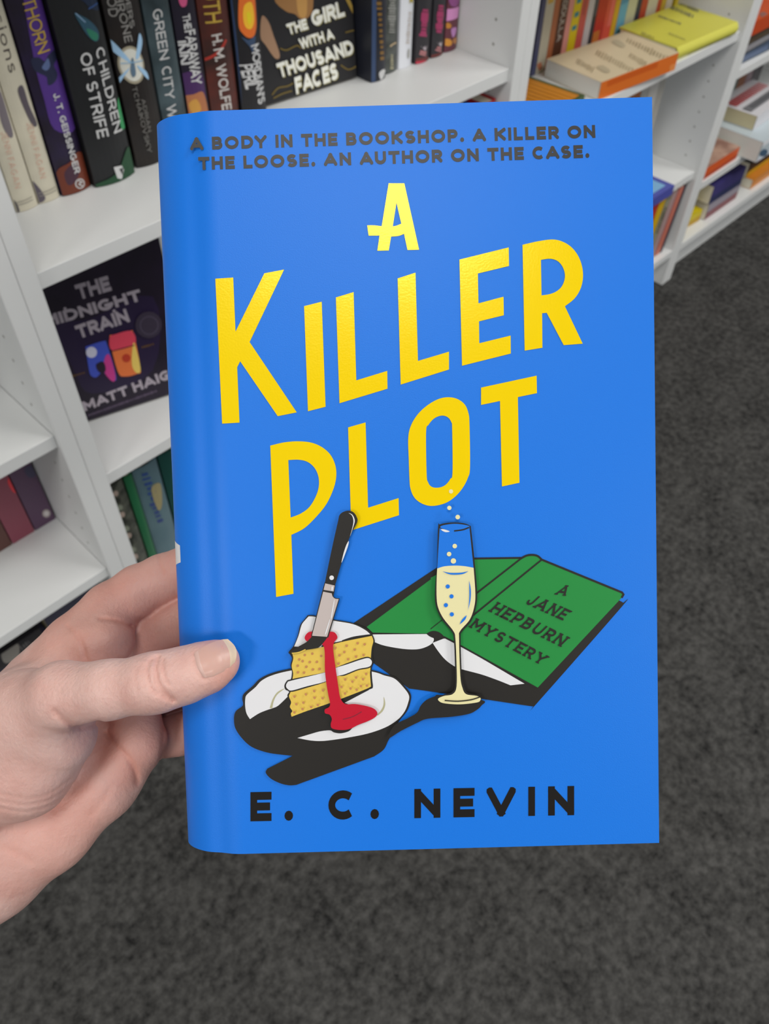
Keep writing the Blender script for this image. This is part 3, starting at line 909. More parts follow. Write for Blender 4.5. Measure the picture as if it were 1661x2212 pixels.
bk = flat('paperback_book', 'indigo paperback lying on the maroon and grey one, far right', 2.055, .750, .1455, .16, .048, .13, -1, (64, 58, 118), GZ); bk.rect('s', -.024, 0, -.006, .16, (44, 50, 92)); bk.done()
bk = flat('paperback_book', 'orange paperback lying under a black one, bottom far right', 2.325, .748, .1, .21, .026, .13, 0, (212, 132, 44), GZ); bk.done()
bk = flat('paperback_book', 'black paperback with a yellow band lying on an orange one, bottom far right', 2.315, .77, .1265, .2, .04, .12, 0, (36, 34, 32), GZ); bk.rect('s', -.02, 0, -.006, .2, (206, 160, 24)); bk.done()

# ------------------------------------------------------------------ the blue book held up in front
PT0 = np.array((-74.96036, -125.44387, 256.01118)); PT1 = np.array((82.58089, -129.13704, 255.24763)); PT3 = np.array((-66.76099, 114.00842, 269.98874))
ux = (PT1 - PT0) / np.linalg.norm(PT1 - PT0)
uy = -(PT3 - PT0) / np.linalg.norm(PT3 - PT0)
c_ = ux @ uy
ux, uy = ux - uy * c_ / 2, uy - ux * c_ / 2
ux /= np.linalg.norm(ux); uy -= ux * (ux @ uy); uy /= np.linalg.norm(uy)
uz = np.cross(ux, uy)                                     # camera frame is (right, down, forward): this points at the viewer
if uz[2] > 0:
    uz = -uz


def cam_to_world(v):
    return w_of(RC.T @ np.asarray(v, float))


MBOOK = Matrix((cam_to_world(ux), cam_to_world(uy), cam_to_world(uz))).transposed().to_4x4()
MBOOK.translation = CAM + cam_to_world(PT3 / 1000.0)
MBI = MBOOK.inverted()
BW, BH, BT = .1577, .2402, .038


def uv(px, py):
    o = MBI @ CAM
    d = MBI.to_3x3() @ ray(px, py)
    k = -o.z / d.z
    p = o + d * k
    return (p.x, p.y)


jacket_blue = mat('matt_blue_laminate', (.003, .168, .71), .42, .30, linear=True, bump=.05, bscale=2600)
ink = mat('gloss_black_ink', (.012, .010, .009), .40, .42, linear=True)
ink2 = mat('black_print', (.013, .011, .009), .45, .3, linear=True)
paper_print = mat('white_print', (.72, .72, .74), .45, .4, linear=True)
foil = mat('yellow_foil', (.91, .64, .0004), .19, .24, metal=.08, linear=True, bump=.03, bscale=1500)
cream_p = mat('champagne_print', (.76, .70, .38), .45, .4, linear=True)
green_p = mat('green_print', (.011, .235, .042), .45, .28, linear=True)
cake_p = mat('sponge_print', (.72, .50, .075), .45, .4, linear=True)
dot_p = mat('crumb_print', (.50, .22, .075), .45, .4, linear=True)
red_p = mat('jam_print', (.50, .002, .022), .45, .25, linear=True)
steel_p = mat('steel_print', (.50, .43, .41), .45, .4, linear=True)
olive_p = mat('olive_print', (.42, .40, .24), .45, .4, linear=True)

held = empty('hardback_book', MBOOK, 'bright blue hardback with yellow foil title, cake and glass artwork, held up in a hand', 'book')


def profile(off, n=26):
    """outline of the jacket seen from above, off = inward offset"""
    a, cz, u0 = .020, .0125, -.0012
    pts = [(BW, -off)]
    for k in range(n + 1):
        t = math.pi / 2 * k / n
        u_ = a - (a - u0 - off) * math.sin(t)
        pts.append((u_, -off - (cz - off) * (1 - math.cos(t)) - .00055 * math.exp(-((u_ - .0125) / .0032) ** 2)))
    m = 5
    for k in range(1, m):
        s = k / m
        pts.append((u0 + off - .0012 * math.sin(math.pi * s), -cz + (-BT + 2 * cz) * s))
    for k in range(n + 1):
        t = math.pi / 2 * (1 - k / n)
        pts.append((a - (a - u0 - off) * math.sin(t), -BT + off + (cz - off) * (1 - math.cos(t))))
    pts.append((BW, -BT + off))
    return pts


def shell(mb, o1, o2, v0, v1, m, m_edge=None, ins=0.0):
    A, B_ = profile(o1), profile(o2)
    A = [(min(p[0], BW - ins), p[1]) for p in A]
    B_ = [(min(p[0], BW - ins), p[1]) for p in B_]
    ring = A + B_[::-1]
    N = len(ring)
    vs = [(p[0], v0, p[1]) for p in ring] + [(p[0], v1, p[1]) for p in ring]
    mb.mesh(vs, [(i, i + N, (i + 1) % N + N, (i + 1) % N)[::-1] for i in range(N)], m)
    nA = len(A)
    mb.smooth = len(mb.f) - N, len(mb.f), nA
    caps = []
    for i in range(nA - 1):
        d, e = N - 1 - i, N - 2 - i
        caps += [(i, i + 1, e, d), (i + N, d + N, e + N, i + 1 + N)]
    mb.mesh(vs, caps, m_edge or m)


LAY = [0]
jk = MB()
edge_paper = mat('jacket_paper_edge', (214, 222, 236), .7)
shell(jk, 0.0, .0005, 0.0, BH, jacket_blue, edge_paper)
_back = shell


def art(pts, m, holes=(), smooth=True, n=5, mb=None, lift=None, raised=0.0):
    LAY[0] += 1
    mb = mb or jk
    z = lift if lift is not None else .000022 * LAY[0] + .00003
    o = [uv(*p[:2]) for p in (curve(pts, n) if smooth else pts)]
    hs = [[uv(*p[:2]) for p in (curve(h, n) if smooth else h)] for h in holes]
    for t in tri2(o, hs):
        mb.poly([(p[0], p[1], z) for p in t], m)
    if raised:
        for r in [o, *hs]:
            for i in range(len(r)):
                p, q = r[i], r[(i + 1) % len(r)]
                mb.poly([(p[0], p[1], z), (q[0], q[1], z), (q[0], q[1], z - raised), (p[0], p[1], z - raised)], m)


def stroke(pts, w, m, smooth=True, closed=False):
    LAY[0] += 1
    z = .000022 * LAY[0] + .00003
    pp = curve(pts, 6, closed) if smooth else pts
    for q in strip(pp, w * 1.4, closed):
        t = [uv(*p) for p in q]
        a = sum(t[i][0] * t[(i + 1) % 4][1] - t[(i + 1) % 4][0] * t[i][1] for i in range(4))
        t = t if a > 0 else t[::-1]
        jk.poly([(p[0], p[1], z) for p in t], m)


def cover_text(s, p0, p1, pt, m, t=.2, gap=.16, space=.42, serif=0.0):
    LAY[0] += 1
    for i, q in enumerate(text_px(s, p0, p1, pt, t, gap, space, serif)):
        z = .000022 * LAY[0] + .00003 + .000004 * (i % 8)
        t_ = [uv(*p) for p in q]
        a = sum(t_[i][0] * t_[(i + 1) % len(t_)][1] - t_[(i + 1) % len(t_)][0] * t_[i][1] for i in range(len(t_)))
        t_ = t_ if a > 0 else t_[::-1]
        jk.poly([(p[0], p[1], z) for p in t_], m)


def T_(f, x0, y0, pts):
    return [(x0 + p[0] / f, y0 + p[1] / f, *p[2:]) for p in pts]


# printed words
cover_text('A BODY IN THE BOOKSHOP. A KILLER ON', (411, 325), (1286, 298), (410, 297), ink, .285, .235, .58)
cover_text('THE LOOSE. AN AUTHOR ON THE CASE.', (429, 367.5), (1273, 341), (428, 339.5), ink, .285, .235, .58)
cover_text('E. C. NEVIN', (541, 1774), (1240, 1760.5), (541, 1711), mat('black_author_ink', (.009, .007, .006), .45, .18, linear=True), .27, .53, .9)

# foil title: raised letters
tl = MB()


def letter(f, x0, y0, o, holes=(), smooth=True):
    art(T_(f, x0, y0, o), foil, [T_(f, x0, y0, h) for h in holes], smooth, 8, tl, .00016, .00016)


def sharp(p):
    return [(a[0], a[1], 1) for a in p]


K1 = (3.95, 440, 380)
K2 = (3.194, 780, 380)
K3 = (2.595, 560, 800)
letter(*K2, sharp([(190, 52), (298, 52), (400, 510), (320, 512)]) + [(296, 400, 1), (268, 412), (240, 417), (207, 419, 1), (191, 515, 1), (112, 517, 1), (127, 412, 1), (52, 413, 1), (42, 342, 1), (92, 342), (142, 348, 1)], [[(244, 185, 1), (277, 330, 1), (250, 342), (218, 350, 1)]])
letter(*K1, sharp([(100, 878), (252, 868), (272, 1330), (518, 832), (686, 800), (392, 1418), (794, 2018), (632, 2050), (312, 1582), (286, 1632), (306, 2105), (158, 2114)]), (), False)
letter(*K1, sharp([(857, 1112), (1007, 1074), (1040, 1970), (890, 2008)]), (), False)
letter(*K1, sharp([(1128, 1038), (1279, 992), (1302, 1745), (1566, 1664), (1568, 1816), (1159, 1940)]), (), False)
letter(*K2, sharp([(252, 708), (375, 668), (392, 1277), (606, 1213), (606, 1336), (273, 1440)]), (), False)
letter(*K2, sharp([(678, 578), (1018, 494), (1020, 622), (805, 674), (809, 880), (982, 834), (984, 962), (813, 1004), (815, 1155), (1031, 1102), (1032, 1226), (696, 1310)]), (), False)
letter(*K2, [(1113, 476, 1), (1230, 450), (1330, 440), (1405, 462), (1463, 506), (1505, 570), (1527, 645), (1528, 720), (1508, 790), (1468, 850), (1405, 900, 1), (1528, 1158, 1), (1397, 1168, 1), (1280, 945, 1), (1248, 948, 1), (1250, 1186, 1), (1128, 1206, 1)],
       [[(1240, 580, 1), (1300, 572), (1350, 585), (1385, 620), (1404, 670), (1402, 720), (1380, 768), (1342, 800), (1297, 817), (1244, 825, 1)]])
letter(*K3, [(62, 422, 1), (140, 404), (215, 398), (290, 405), (352, 431), (400, 475), (427, 535), (431, 600), (414, 670), (376, 750), (320, 820), (252, 885), (180, 922, 1), (192, 1252, 1), (95, 1270, 1)],
       [[(163, 503, 1), (218, 501), (266, 511), (305, 540), (329, 585), (335, 640), (320, 700), (282, 765), (232, 803), (176, 825, 1)]])
letter(*K3, sharp([(498, 320), (596, 292), (610, 770), (781, 716), (783, 812), (516, 897)]), (), False)
letter(*K3, [(835, 380), (850, 310), (888, 247), (940, 198), (1000, 163), (1055, 151), (1108, 160), (1150, 190), (1171, 236), (1178, 300), (1181, 540), (1169, 602), (1139, 660), (1095, 710), (1040, 745), (970, 760), (915, 748), (871, 715), (848, 665), (842, 610), (838, 500)],
       [[(935, 345), (949, 305), (980, 270), (1020, 254), (1055, 262), (1076, 290), (1081, 330), (1083, 570), (1070, 610), (1040, 645), (1000, 658), (965, 652), (946, 627), (938, 580)]])
letter(*K3, sharp([(1243, 97), (1554, 30), (1556, 128), (1449, 150), (1458, 630), (1360, 651), (1349, 172), (1243, 194)]), (), False)
LAY[0] = 10

# drawn open book
art([(763, 1346, 1), (943, 1226, 1), (1125, 1204, 1), (1337, 1297, 1), (1345, 1302), (1342, 1311), (1160, 1518), (1152, 1524), (1140, 1524), (1040, 1509, 1), (900, 1489, 1), (884, 1487, 1), (790, 1420, 1)], ink2)
G = (3.461, 900, 1050)
CK = (3.457, 490, 1080)
art([(790, 1352, 1), (930, 1248, 1), (1010, 1207, 1), (1125, 1206, 1), (1137, 1201), (1150, 1199), (1161, 1202), (1169, 1209, 1), (1343, 1280, 1), (1346, 1283), (1344, 1289, 1), (1160, 1486, 1), (995, 1394, 1), (962, 1378, 1), (952, 1368), (938, 1363), (922, 1368, 1), (900, 1368, 1), (805, 1366, 1)], green_p)
stroke([(1012, 1206.5), (1126, 1205)], 3.0, ink2, False)
stroke([(1125, 1206), (1137, 1200), (1150, 1198.5), (1161, 1201), (1169, 1208)], 3.2, ink2)
stroke([(1168, 1208), (1343, 1279.5), (1346, 1284), (1342, 1291)], 3.2, ink2, False)
stroke([(790, 1353), (930, 1249)], 2.5, ink2, False)
art([(805, 1370, 1), (922, 1369, 1), (936, 1377), (934, 1388), (920, 1397), (900, 1402), (870, 1401), (830, 1394), (808, 1386, 1)], paper_print)
art(T_(*G, [(118, 1170, 1), (210, 1135, 1), (275, 1165, 1), (330, 1195, 1), (805, 1475, 1), (700, 1487, 1), (600, 1447), (480, 1405), (330, 1365), (270, 1338), (210, 1292), (160, 1232)]), paper_print)
art(T_(*G, [(72, 1102, 1), (100, 1086), (130, 1081), (160, 1088), (185, 1104), (213, 1138, 1), (150, 1140), (100, 1124)]), ink2)
stroke(T_(*G, [(200, 1125), (275, 1163), (330, 1193), (905, 1512)]), 2.6, ink2, False)
stroke([(1125, 1206), (1029, 1281)], 2.6, ink2, False)
stroke([(1169, 1209), (1020, 1330)], 2.6, ink2, False)
stroke([(954, 1339), (930, 1358)], 1.2, ink2, False)
for s, a, c, d in (('A', (1198, 1283.5), (1219, 1286.5), (1214, 1262.5)), ('JANE', (1133, 1303), (1213, 1339), (1154, 1283)), ('HEPBURN', (1055.5, 1320), (1209, 1396), (1076, 1300)), ('MYSTERY', (1013, 1354), (1168, 1436), (1030, 1335))):
    cover_text(s, a, c, d, ink2, .19, .34 if s != 'A' else .2, .4, .2)

# drawn plate, cake and knife
art(T_(*CK, [(118, 1480), (132, 1440), (195, 1385), (250, 1330), (340, 1288), (480, 1255), (760, 1210), (1080, 1265), (1180, 1295), (1260, 1320), (1330, 1388), (1374, 1450), (1366, 1520), (1340, 1580), (1285, 1648), (1240, 1732), (1206, 1790), (1170, 1860), (1100, 1910, 1), (520, 2122, 1), (465, 2125), (400, 2110), (330, 2075), (293, 2032), (303, 2002, 1), (495, 1905, 1), (420, 1898), (300, 1880), (190, 1840), (120, 1780), (66, 1700), (56, 1620), (72, 1570), (122, 1530)]), ink2)
art(T_(*CK, [(140, 1485), (152, 1450), (215, 1395), (262, 1345), (342, 1305), (480, 1270), (760, 1225), (1080, 1277), (1175, 1306), (1253, 1331), (1318, 1395), (1359, 1455), (1353, 1510), (1325, 1578), (1270, 1640), (1180, 1695), (1050, 1740), (900, 1770), (780, 1788), (700, 1795), (620, 1790), (528, 1772, 1), (175, 1632, 1), (150, 1590), (140, 1540)]), paper_print)
art(T_(*CK, [(432, 1405), (380, 1430), (345, 1480), (328, 1530), (322, 1550, 1), (342, 1550, 1), (352, 1500), (378, 1450)]), olive_p)
art(T_(*CK, [(1172, 1465), (1183, 1520), (1166, 1570), (1128, 1605, 1), (1120, 1600, 1), (1153, 1562), (1170, 1520)]), olive_p)
art(T_(*CK, [(175, 1632, 1), (240, 1590), (300, 1565), (345, 1550), (380, 1535), (420, 1500), (480, 1440, 1), (900, 1400, 1), (1080, 1395, 1), (1058, 1416, 1), (880, 1510, 1), (905, 1520, 1), (1000, 1640, 1), (945, 1690), (910, 1722), (850, 1737), (800, 1730), (770, 1715), (700, 1722), (640, 1738), (528, 1772, 1), (400, 1812, 1), (250, 1792, 1), (140, 1700, 1)]), ink2)
art(T_(*CK, [(605, 857, 1), (660, 860), (800, 889), (940, 914), (1040, 955), (1085, 995, 1), (1105, 1050), (1092, 1100), (1088, 1170), (1098, 1205), (1082, 1255), (1086, 1340), (1090, 1395), (1060, 1412), (880, 1482), (760, 1527), (680, 1555), (600, 1585), (482, 1624, 1), (469, 1592), (480, 1570), (462, 1540), (470, 1500), (454, 1455), (468, 1425), (440, 1412), (432, 1380), (452, 1345), (478, 1338), (488, 1280), (477, 1230), (488, 1180), (474, 1150), (463, 1132), (500, 1085), (530, 1010), (550, 930), (580, 890)]), ink2)
art(T_(*CK, [(490, 1142, 1), (585, 1118), (700, 1097), (860, 1056), (1083, 1011, 1), (1094, 1050), (1082, 1100), (1076, 1165), (1072, 1260), (1069, 1290), (1076, 1380, 1), (1056, 1400), (880, 1470), (760, 1515), (600, 1570), (486, 1613, 1), (480, 1590), (490, 1570), (473, 1540), (482, 1505), (466, 1460), (480, 1420), (491, 1340), (497, 1290), (486, 1235), (498, 1180)]), cake_p)
art(T_(*CK, [(612, 866, 1), (660, 869), (800, 898), (940, 923), (1030, 965), (1072, 1000, 1), (950, 1022), (860, 1048), (720, 1078), (690, 1098), (505, 1090, 1), (537, 1010), (560, 930), (588, 892)]), paper_print)
stroke(T_(*CK, [(1078, 1004), (950, 1022), (862, 1050)]), 2.6, ink2)
art(T_(*CK, [(436, 1385), (448, 1350), (482, 1334), (700, 1290), (760, 1272), (820, 1245), (900, 1213), (1000, 1178), (1058, 1167), (1090, 1195), (1086, 1230), (1058, 1252), (980, 1267), (880, 1307), (820, 1312), (740, 1354), (600, 1397), (490, 1427), (453, 1416)]), ink2)
art(T_(*CK, [(444, 1385), (455, 1357), (484, 1344), (700, 1292), (760, 1274), (820, 1247), (900, 1222), (1000, 1188), (1056, 1176), (1082, 1198), (1078, 1226), (1055, 1243), (980, 1258), (880, 1297), (820, 1312), (740, 1350), (600, 1386), (490, 1417), (459, 1408)]), paper_print)
for x, y in ((584, 1153), (640, 1143), (706, 1160), (543, 1186), (568, 1198), (621, 1205), (674, 1204), (531, 1232), (595, 1240), (644, 1260), (693, 1256), (533, 1281), (578, 1283), (895, 1083), (977, 1064), (1029, 1072), (810, 1100), (955, 1111), (878, 1129), (842, 1153), (965, 1163), (1021, 1151), (906, 1182), (834, 1214), (655, 1418), (720, 1412), (593, 1442), (508, 1458), (657, 1467), (717, 1470), (522, 1514), (575, 1503), (632, 1535), (682, 1520), (568, 1550), (508, 1574), (885, 1330), (966, 1315), (1041, 1288), (1018, 1327), (939, 1345), (858, 1384), (925, 1396), (1002, 1378), (970, 1405), (1047, 1374), (884, 1432)):
    art(T_(*CK, circle(x, y, 9.5, 10)), dot_p, smooth=False)
art(T_(*CK, [(585, 1018), (605, 985), (640, 974), (780, 974), (815, 988), (828, 1020), (806, 1050), (796, 1085), (802, 1150), (817, 1260), (835, 1380), (850, 1465), (885, 1510), (960, 1511), (1040, 1525), (1100, 1546), (1125, 1580), (1104, 1612), (1050, 1640), (980, 1667), (935, 1690), (890, 1702), (830, 1702), (787, 1690), (779, 1660), (787, 1622), (770, 1590), (738, 1580), (735, 1552), (764, 1535), (774, 1510), (760, 1440), (745, 1350), (735, 1250), (733, 1120), (715, 1070), (640, 1060), (600, 1045)]), red_p)
stroke(T_(*CK, [(868, 1625), (940, 1605), (1008, 1568)]), 1.6, mat('dark_jam_print', (.22, .003, .02), .45, .4, linear=True))
art(T_(*CK, [(464, 1133, 1), (530, 1090), (600, 1050), (640, 1008, 1), (755, 1015, 1), (725, 1055), (680, 1095), (590, 1105), (520, 1128)]), ink2)
stroke(T_(*CK, [(490, 1134), (540, 1128), (592, 1106)]), 1.4, cake_p)
art(T_(*CK, [(733, 610, 1), (814, 628, 1), (806, 680), (800, 712), (816, 724), (846, 726, 1), (760, 1018, 1), (633, 1008, 1), (716, 672, 1)]), ink2)
art(T_(*CK, [(738, 616, 1), (808, 632, 1), (800, 676, 1), (726, 664, 1)]), steel_p)
art(T_(*CK, [(723, 677, 1), (786, 690, 1), (794, 714), (812, 729), (838, 732, 1), (752, 1012, 1), (640, 1004, 1)]), steel_p)
art(T_(*CK, [(735, 612, 1), (812, 628, 1), (860, 462), (920, 272), (974, 165), (971, 122), (946, 88), (910, 77), (868, 88), (843, 112), (834, 150), (800, 300), (768, 450)]), ink2)
for h in ([(912, 95), (940, 108), (957, 150), (945, 200), (922, 268), (940, 200), (947, 150), (935, 112)], [(912, 302), (905, 345), (860, 462), (872, 400), (893, 335)], [(802, 745), (806, 752), (788, 865), (780, 866)], [(769, 888), (773, 892), (746, 985), (738, 984)], [(786, 640), (796, 642), (792, 668), (784, 666)]):
    art(T_(*CK, h), paper_print)
art(T_(*CK, circle(786, 574, 17)), paper_print, smooth=False)

# drawn glass
art([(838, 1590), (852, 1562), (880, 1547), (900, 1535), (908, 1520), (920, 1508), (938, 1500), (952, 1497), (1040, 1508), (1038, 1520), (1027, 1530), (1010, 1538), (972, 1544), (923, 1548), (900, 1557), (866, 1574)], ink2)
art(T_(*G, [(157, 300), (170, 283), (220, 272), (280, 268), (350, 275), (394, 293), (402, 320), (432, 600), (447, 800), (437, 900), (402, 1000), (335, 1078), (324, 1130), (333, 1400), (348, 1480), (372, 1528), (430, 1543), (470, 1556), (476, 1590), (450, 1612), (320, 1627), (200, 1617), (155, 1594), (153, 1570), (200, 1544), (255, 1530), (282, 1480), (281, 1300), (273, 1130), (258, 1078), (183, 985), (144, 900), (133, 820), (138, 700), (148, 600)]), ink2)
art(T_(*G, [(168, 312, 1), (215, 322), (280, 326), (345, 320), (389, 305, 1), (420, 610, 1), (150, 612, 1)]), jacket_blue)
art(T_(*G, [(172, 303), (200, 288), (280, 278), (355, 286), (390, 299), (350, 318), (280, 326), (210, 320)]), jacket_blue)
art(T_(*G, [(150, 610, 1), (200, 594), (280, 588), (350, 592), (420, 604, 1), (433, 800), (423, 900), (390, 990), (320, 1073), (312, 1130), (321, 1400), (336, 1490), (364, 1540), (440, 1553), (469, 1567), (470, 1585), (445, 1602), (320, 1616), (200, 1608), (160, 1588), (162, 1570), (204, 1553), (265, 1540), (294, 1482), (293, 1300), (285, 1130), (270, 1073), (195, 977), (157, 898), (146, 820), (146, 700)]), cream_p)
stroke(T_(*G, [(386, 305), (340, 322), (275, 331)]), 2.2, ink2)
art(T_(*G, [(178, 318), (205, 320), (242, 334), (215, 340), (190, 331)]), paper_print)
for x, y, r in ((256, 40, 16), (240, 160, 16), (302, 228, 17), (280, 443, 17), (238, 502, 17), (270, 553, 20)):
    art(T_(*G, circle(x, y, r)), cream_p, smooth=False, lift=.00026 if y == 40 else None)
for x, y in ((228, 742), (256, 815), (214, 880), (258, 948)):
    art(T_(*G, circle(x, y, 15.5)), jacket_blue, smooth=False)
art(T_(*G, [(188, 630, 1), (250, 641), (330, 639), (382, 628, 1), (335, 650), (250, 653)]), jacket_blue)
art(T_(*G, [(385, 697, 1), (398, 760), (396, 840), (378, 918, 1), (387, 840), (388, 760)]), jacket_blue)
art(T_(*G, [(368, 953, 1), (356, 987), (316, 1023, 1), (335, 985)]), jacket_blue)
stroke(T_(*G, [(205, 1585), (300, 1591), (400, 1580), (470, 1558)]), 1.8, ink2)

# white lettering on the spine, just in sight at the turn of the jacket
pf = profile(-.00005)
for ya, yb_, k0, k1 in ((1163, 1238, 18, 30), (1408, 1432, 17, 30)):
    va, vb = uv(390, ya)[1], uv(390, yb_)[1]
    for k in range(k0, k1):
        f0 = 1 - .5 * (k1 - k) / (k1 - k0)
        f1 = 1 - .5 * (k1 - k - 1) / (k1 - k0)
        mid, hh = (va + vb) / 2, (va - vb) / 2
        jk.poly([(pf[k][0], mid - hh * f0, pf[k][1]), (pf[k][0], mid + hh * f0, pf[k][1]), (pf[k + 1][0], mid + hh * f1, pf[k + 1][1]), (pf[k + 1][0], mid - hh * f1, pf[k + 1][1])], paper_print)


def child(o):
    o.matrix_parent_inverse = Matrix.Identity(4)
    return o


oj = child(jk.build('dust_jacket', held))
for k in range(27 + 32):
    oj.data.polygons[k + 1].use_smooth = True
o = child(tl.build('title_lettering', held)); o['label'] = 'raised yellow foil title letters'
bd = MB(); shell(bd, .00055, .0029, .0006, BH - .0006, mat('case_cloth', (34, 40, 60), .8), ins=.0006); child(bd.build('case_boards', held))
pb = MB(); pb.box((.006, .0036, -BT + .0032), (BW - .0045, BH - .0036, -.0032), paper_w); child(pb.build('page_block', held))
# jacket flap folded round the fore-edges stays inside the jacket thickness

# ------------------------------------------------------------------ the hand holding it
def cpt(px, py, dep):
    return np.array(((px - W_ / 2) / FPX * dep, (py - H_ / 2) / FPX * dep, dep))


def chain(pts):
    """list of (px, py, depth mm, radius mm) -> segments"""
    q = [(cpt(*p[:3]), p[3]) for p in pts]
    return [(q[i][0], q[i + 1][0], q[i][1], q[i + 1][1]) for i in range(len(q) - 1)]


def d_seg(X, Y, Z, s):
    a, b_, ra, rb = s
    ba = b_ - a
    l2 = ba @ ba
    px, py, pz = X - a[0], Y - a[1], Z - a[2]
    t = np.clip((px * ba[0] + py * ba[1] + pz * ba[2]) / l2, 0, 1)
    d = np.sqrt((px - ba[0] * t) ** 2 + (py - ba[1] * t) ** 2 + (pz - ba[2] * t) ** 2)
    return d - (ra + (rb - ra) * t)


def smin(a, b_, k):
    h = np.clip(.5 + .5 * (b_ - a) / k, 0, 1)
    return b_ + (a - b_) * h - k * h * (1 - h)


def group(X, Y, Z, segs, k):
    d = None
    for s in segs:
        e = d_seg(X, Y, Z, s)
        d = e if d is None else smin(d, e, k)
    return d


THUMB = chain([(60, 1545, 276, 14.5), (135, 1502, 264, 10.6), (235, 1490, 258, 9.0), (322, 1477, 256.0, 8.9), (348, 1472, 256.2, 8.8), (400, 1458, 257.5, 8.5), (450, 1440, 258.6, 7.7), (474, 1428, 259.2, 6.4)])
THENAR = chain([(112, 1583, 279, 15.0), (48, 1650, 284, 17.5), (-60, 1690, 290, 18)]) + chain([(60, 1545, 278, 14), (30, 1600, 284, 17)])
PALM = chain([(75, 1500, 318, 13.5), (-40, 1590, 318, 17), (-150, 1700, 318, 21)]) + chain([(170, 1530, 322, 13), (60, 1650, 318, 17), (-100, 1800, 316, 21)]) + chain([(290, 1618, 314, 10.5), (215, 1688, 311, 13.0), (100, 1780, 309, 16.5), (-20, 1868, 309, 18.5), (-160, 1960, 312, 21)]) \
    + chain([(240, 1590, 322, 12), (150, 1650, 316, 14), (20, 1760, 314, 17)])
WRIST = chain([(-90, 1800, 302, 23), (-260, 1960, 306, 27), (-520, 2190, 316, 33)])
INDEX = chain([(85, 1470, 319, 12.8), (160, 1392, 320, 11.4), (240, 1318, 322, 10.8), (300, 1276, 323, 10.0), (352, 1250, 323, 9.4), (430, 1215, 317.5, 8.6), (520, 1190, 316, 7.4)])
PAD = chain([(150, 1425, 314, 11), (205, 1398, 312.5, 10.8), (236, 1383, 312, 9.6)])
WEB = chain([(-30, 1570, 302, 17), (50, 1515, 300, 11.5), (108, 1476, 301, 7.0)])
MIDDLE = chain([(170, 1500, 325, 11.5), (262, 1420, 329, 10.5), (335, 1366, 330, 9.8), (440, 1325, 319, 8.8), (540, 1300, 316.5, 7.5)])
RING = chain([(225, 1560, 326, 11), (300, 1515, 330, 10), (370, 1485, 330, 9.2), (460, 1450, 318.5, 8.4), (550, 1430, 316.5, 7.2)])
PINKY = chain([(285, 1606, 319, 11), (330, 1594, 326, 8.6), (385, 1586, 327, 8.0), (455, 1560, 317.5, 7.4), (520, 1545, 316, 6.3)])
PADS = chain([(262, 1640, 309, 9.0), (300, 1598, 310, 9.6), (298, 1560, 312, 9.2)])

CREASE = []                                               # polylines (px), width mm, depth of dent mm, depth range


def dent(F, X, Y, Z, pts, w, amp, z0, z1):
    """lower the skin along a line drawn on it (1-D point arrays)"""
    U = X / Z * FPX + W_ / 2
    V = Y / Z * FPX + H_ / 2
    q = np.array(curve(pts, 5, False))
    pad = 3 * w * FPX / 245
    m = np.nonzero((Z > z0) & (Z < z1) & (U > q[:, 0].min() - pad) & (U < q[:, 0].max() + pad) & (V > q[:, 1].min() - pad) & (V < q[:, 1].max() + pad))[0]
    if not len(m):
        return F
    u, v = U[m], V[m]
    best = np.full(len(m), 1e9)
    for i in range(len(q) - 1):
        a, b_ = q[i], q[i + 1]
        ba = b_ - a
        t = np.clip(((u - a[0]) * ba[0] + (v - a[1]) * ba[1]) / (ba @ ba + 1e-9), 0, 1)
        best = np.minimum(best, (u - a[0] - ba[0] * t) ** 2 + (v - a[1] - ba[1] * t) ** 2)
    F = F.copy()
    F[m] += amp * np.exp(-(np.sqrt(best) * Z[m] / FPX / w) ** 2)
    return F


def field(X, Y, Z, creases=True):
    th = group(X, Y, Z, THUMB, 3.0)
    tn = group(X, Y, Z, THENAR, 6.0)
    th = smin(th, tn, 7.0)
    pm = group(X, Y, Z, PALM, 9.0)
    wr = group(X, Y, Z, WRIST, 6.0)
    body = smin(pm, wr, 14.0)
    ix = smin(group(X, Y, Z, INDEX, 2.5), group(X, Y, Z, PAD, 3), 5.0)
    body = smin(body, ix, 4.0)
    md = group(X, Y, Z, MIDDLE, 3.0)
    rg = group(X, Y, Z, RING, 3.0)
    pk = group(X, Y, Z, PINKY, 3.0)
    fingers = smin(md, smin(rg, pk, 1.0), 1.0)
    body = smin(body, fingers, 1.8)
    body = smin(body, group(X, Y, Z, PADS, 4), 3.0)
    F = smin(smin(body, group(X, Y, Z, WEB, 6), 9.0), th, 5.5)
    if creases:
        for pts, w, amp, z0, z1 in CREASE:
            F = dent(F, X, Y, Z, pts, w, amp * 1.25, z0, z1)
    return F


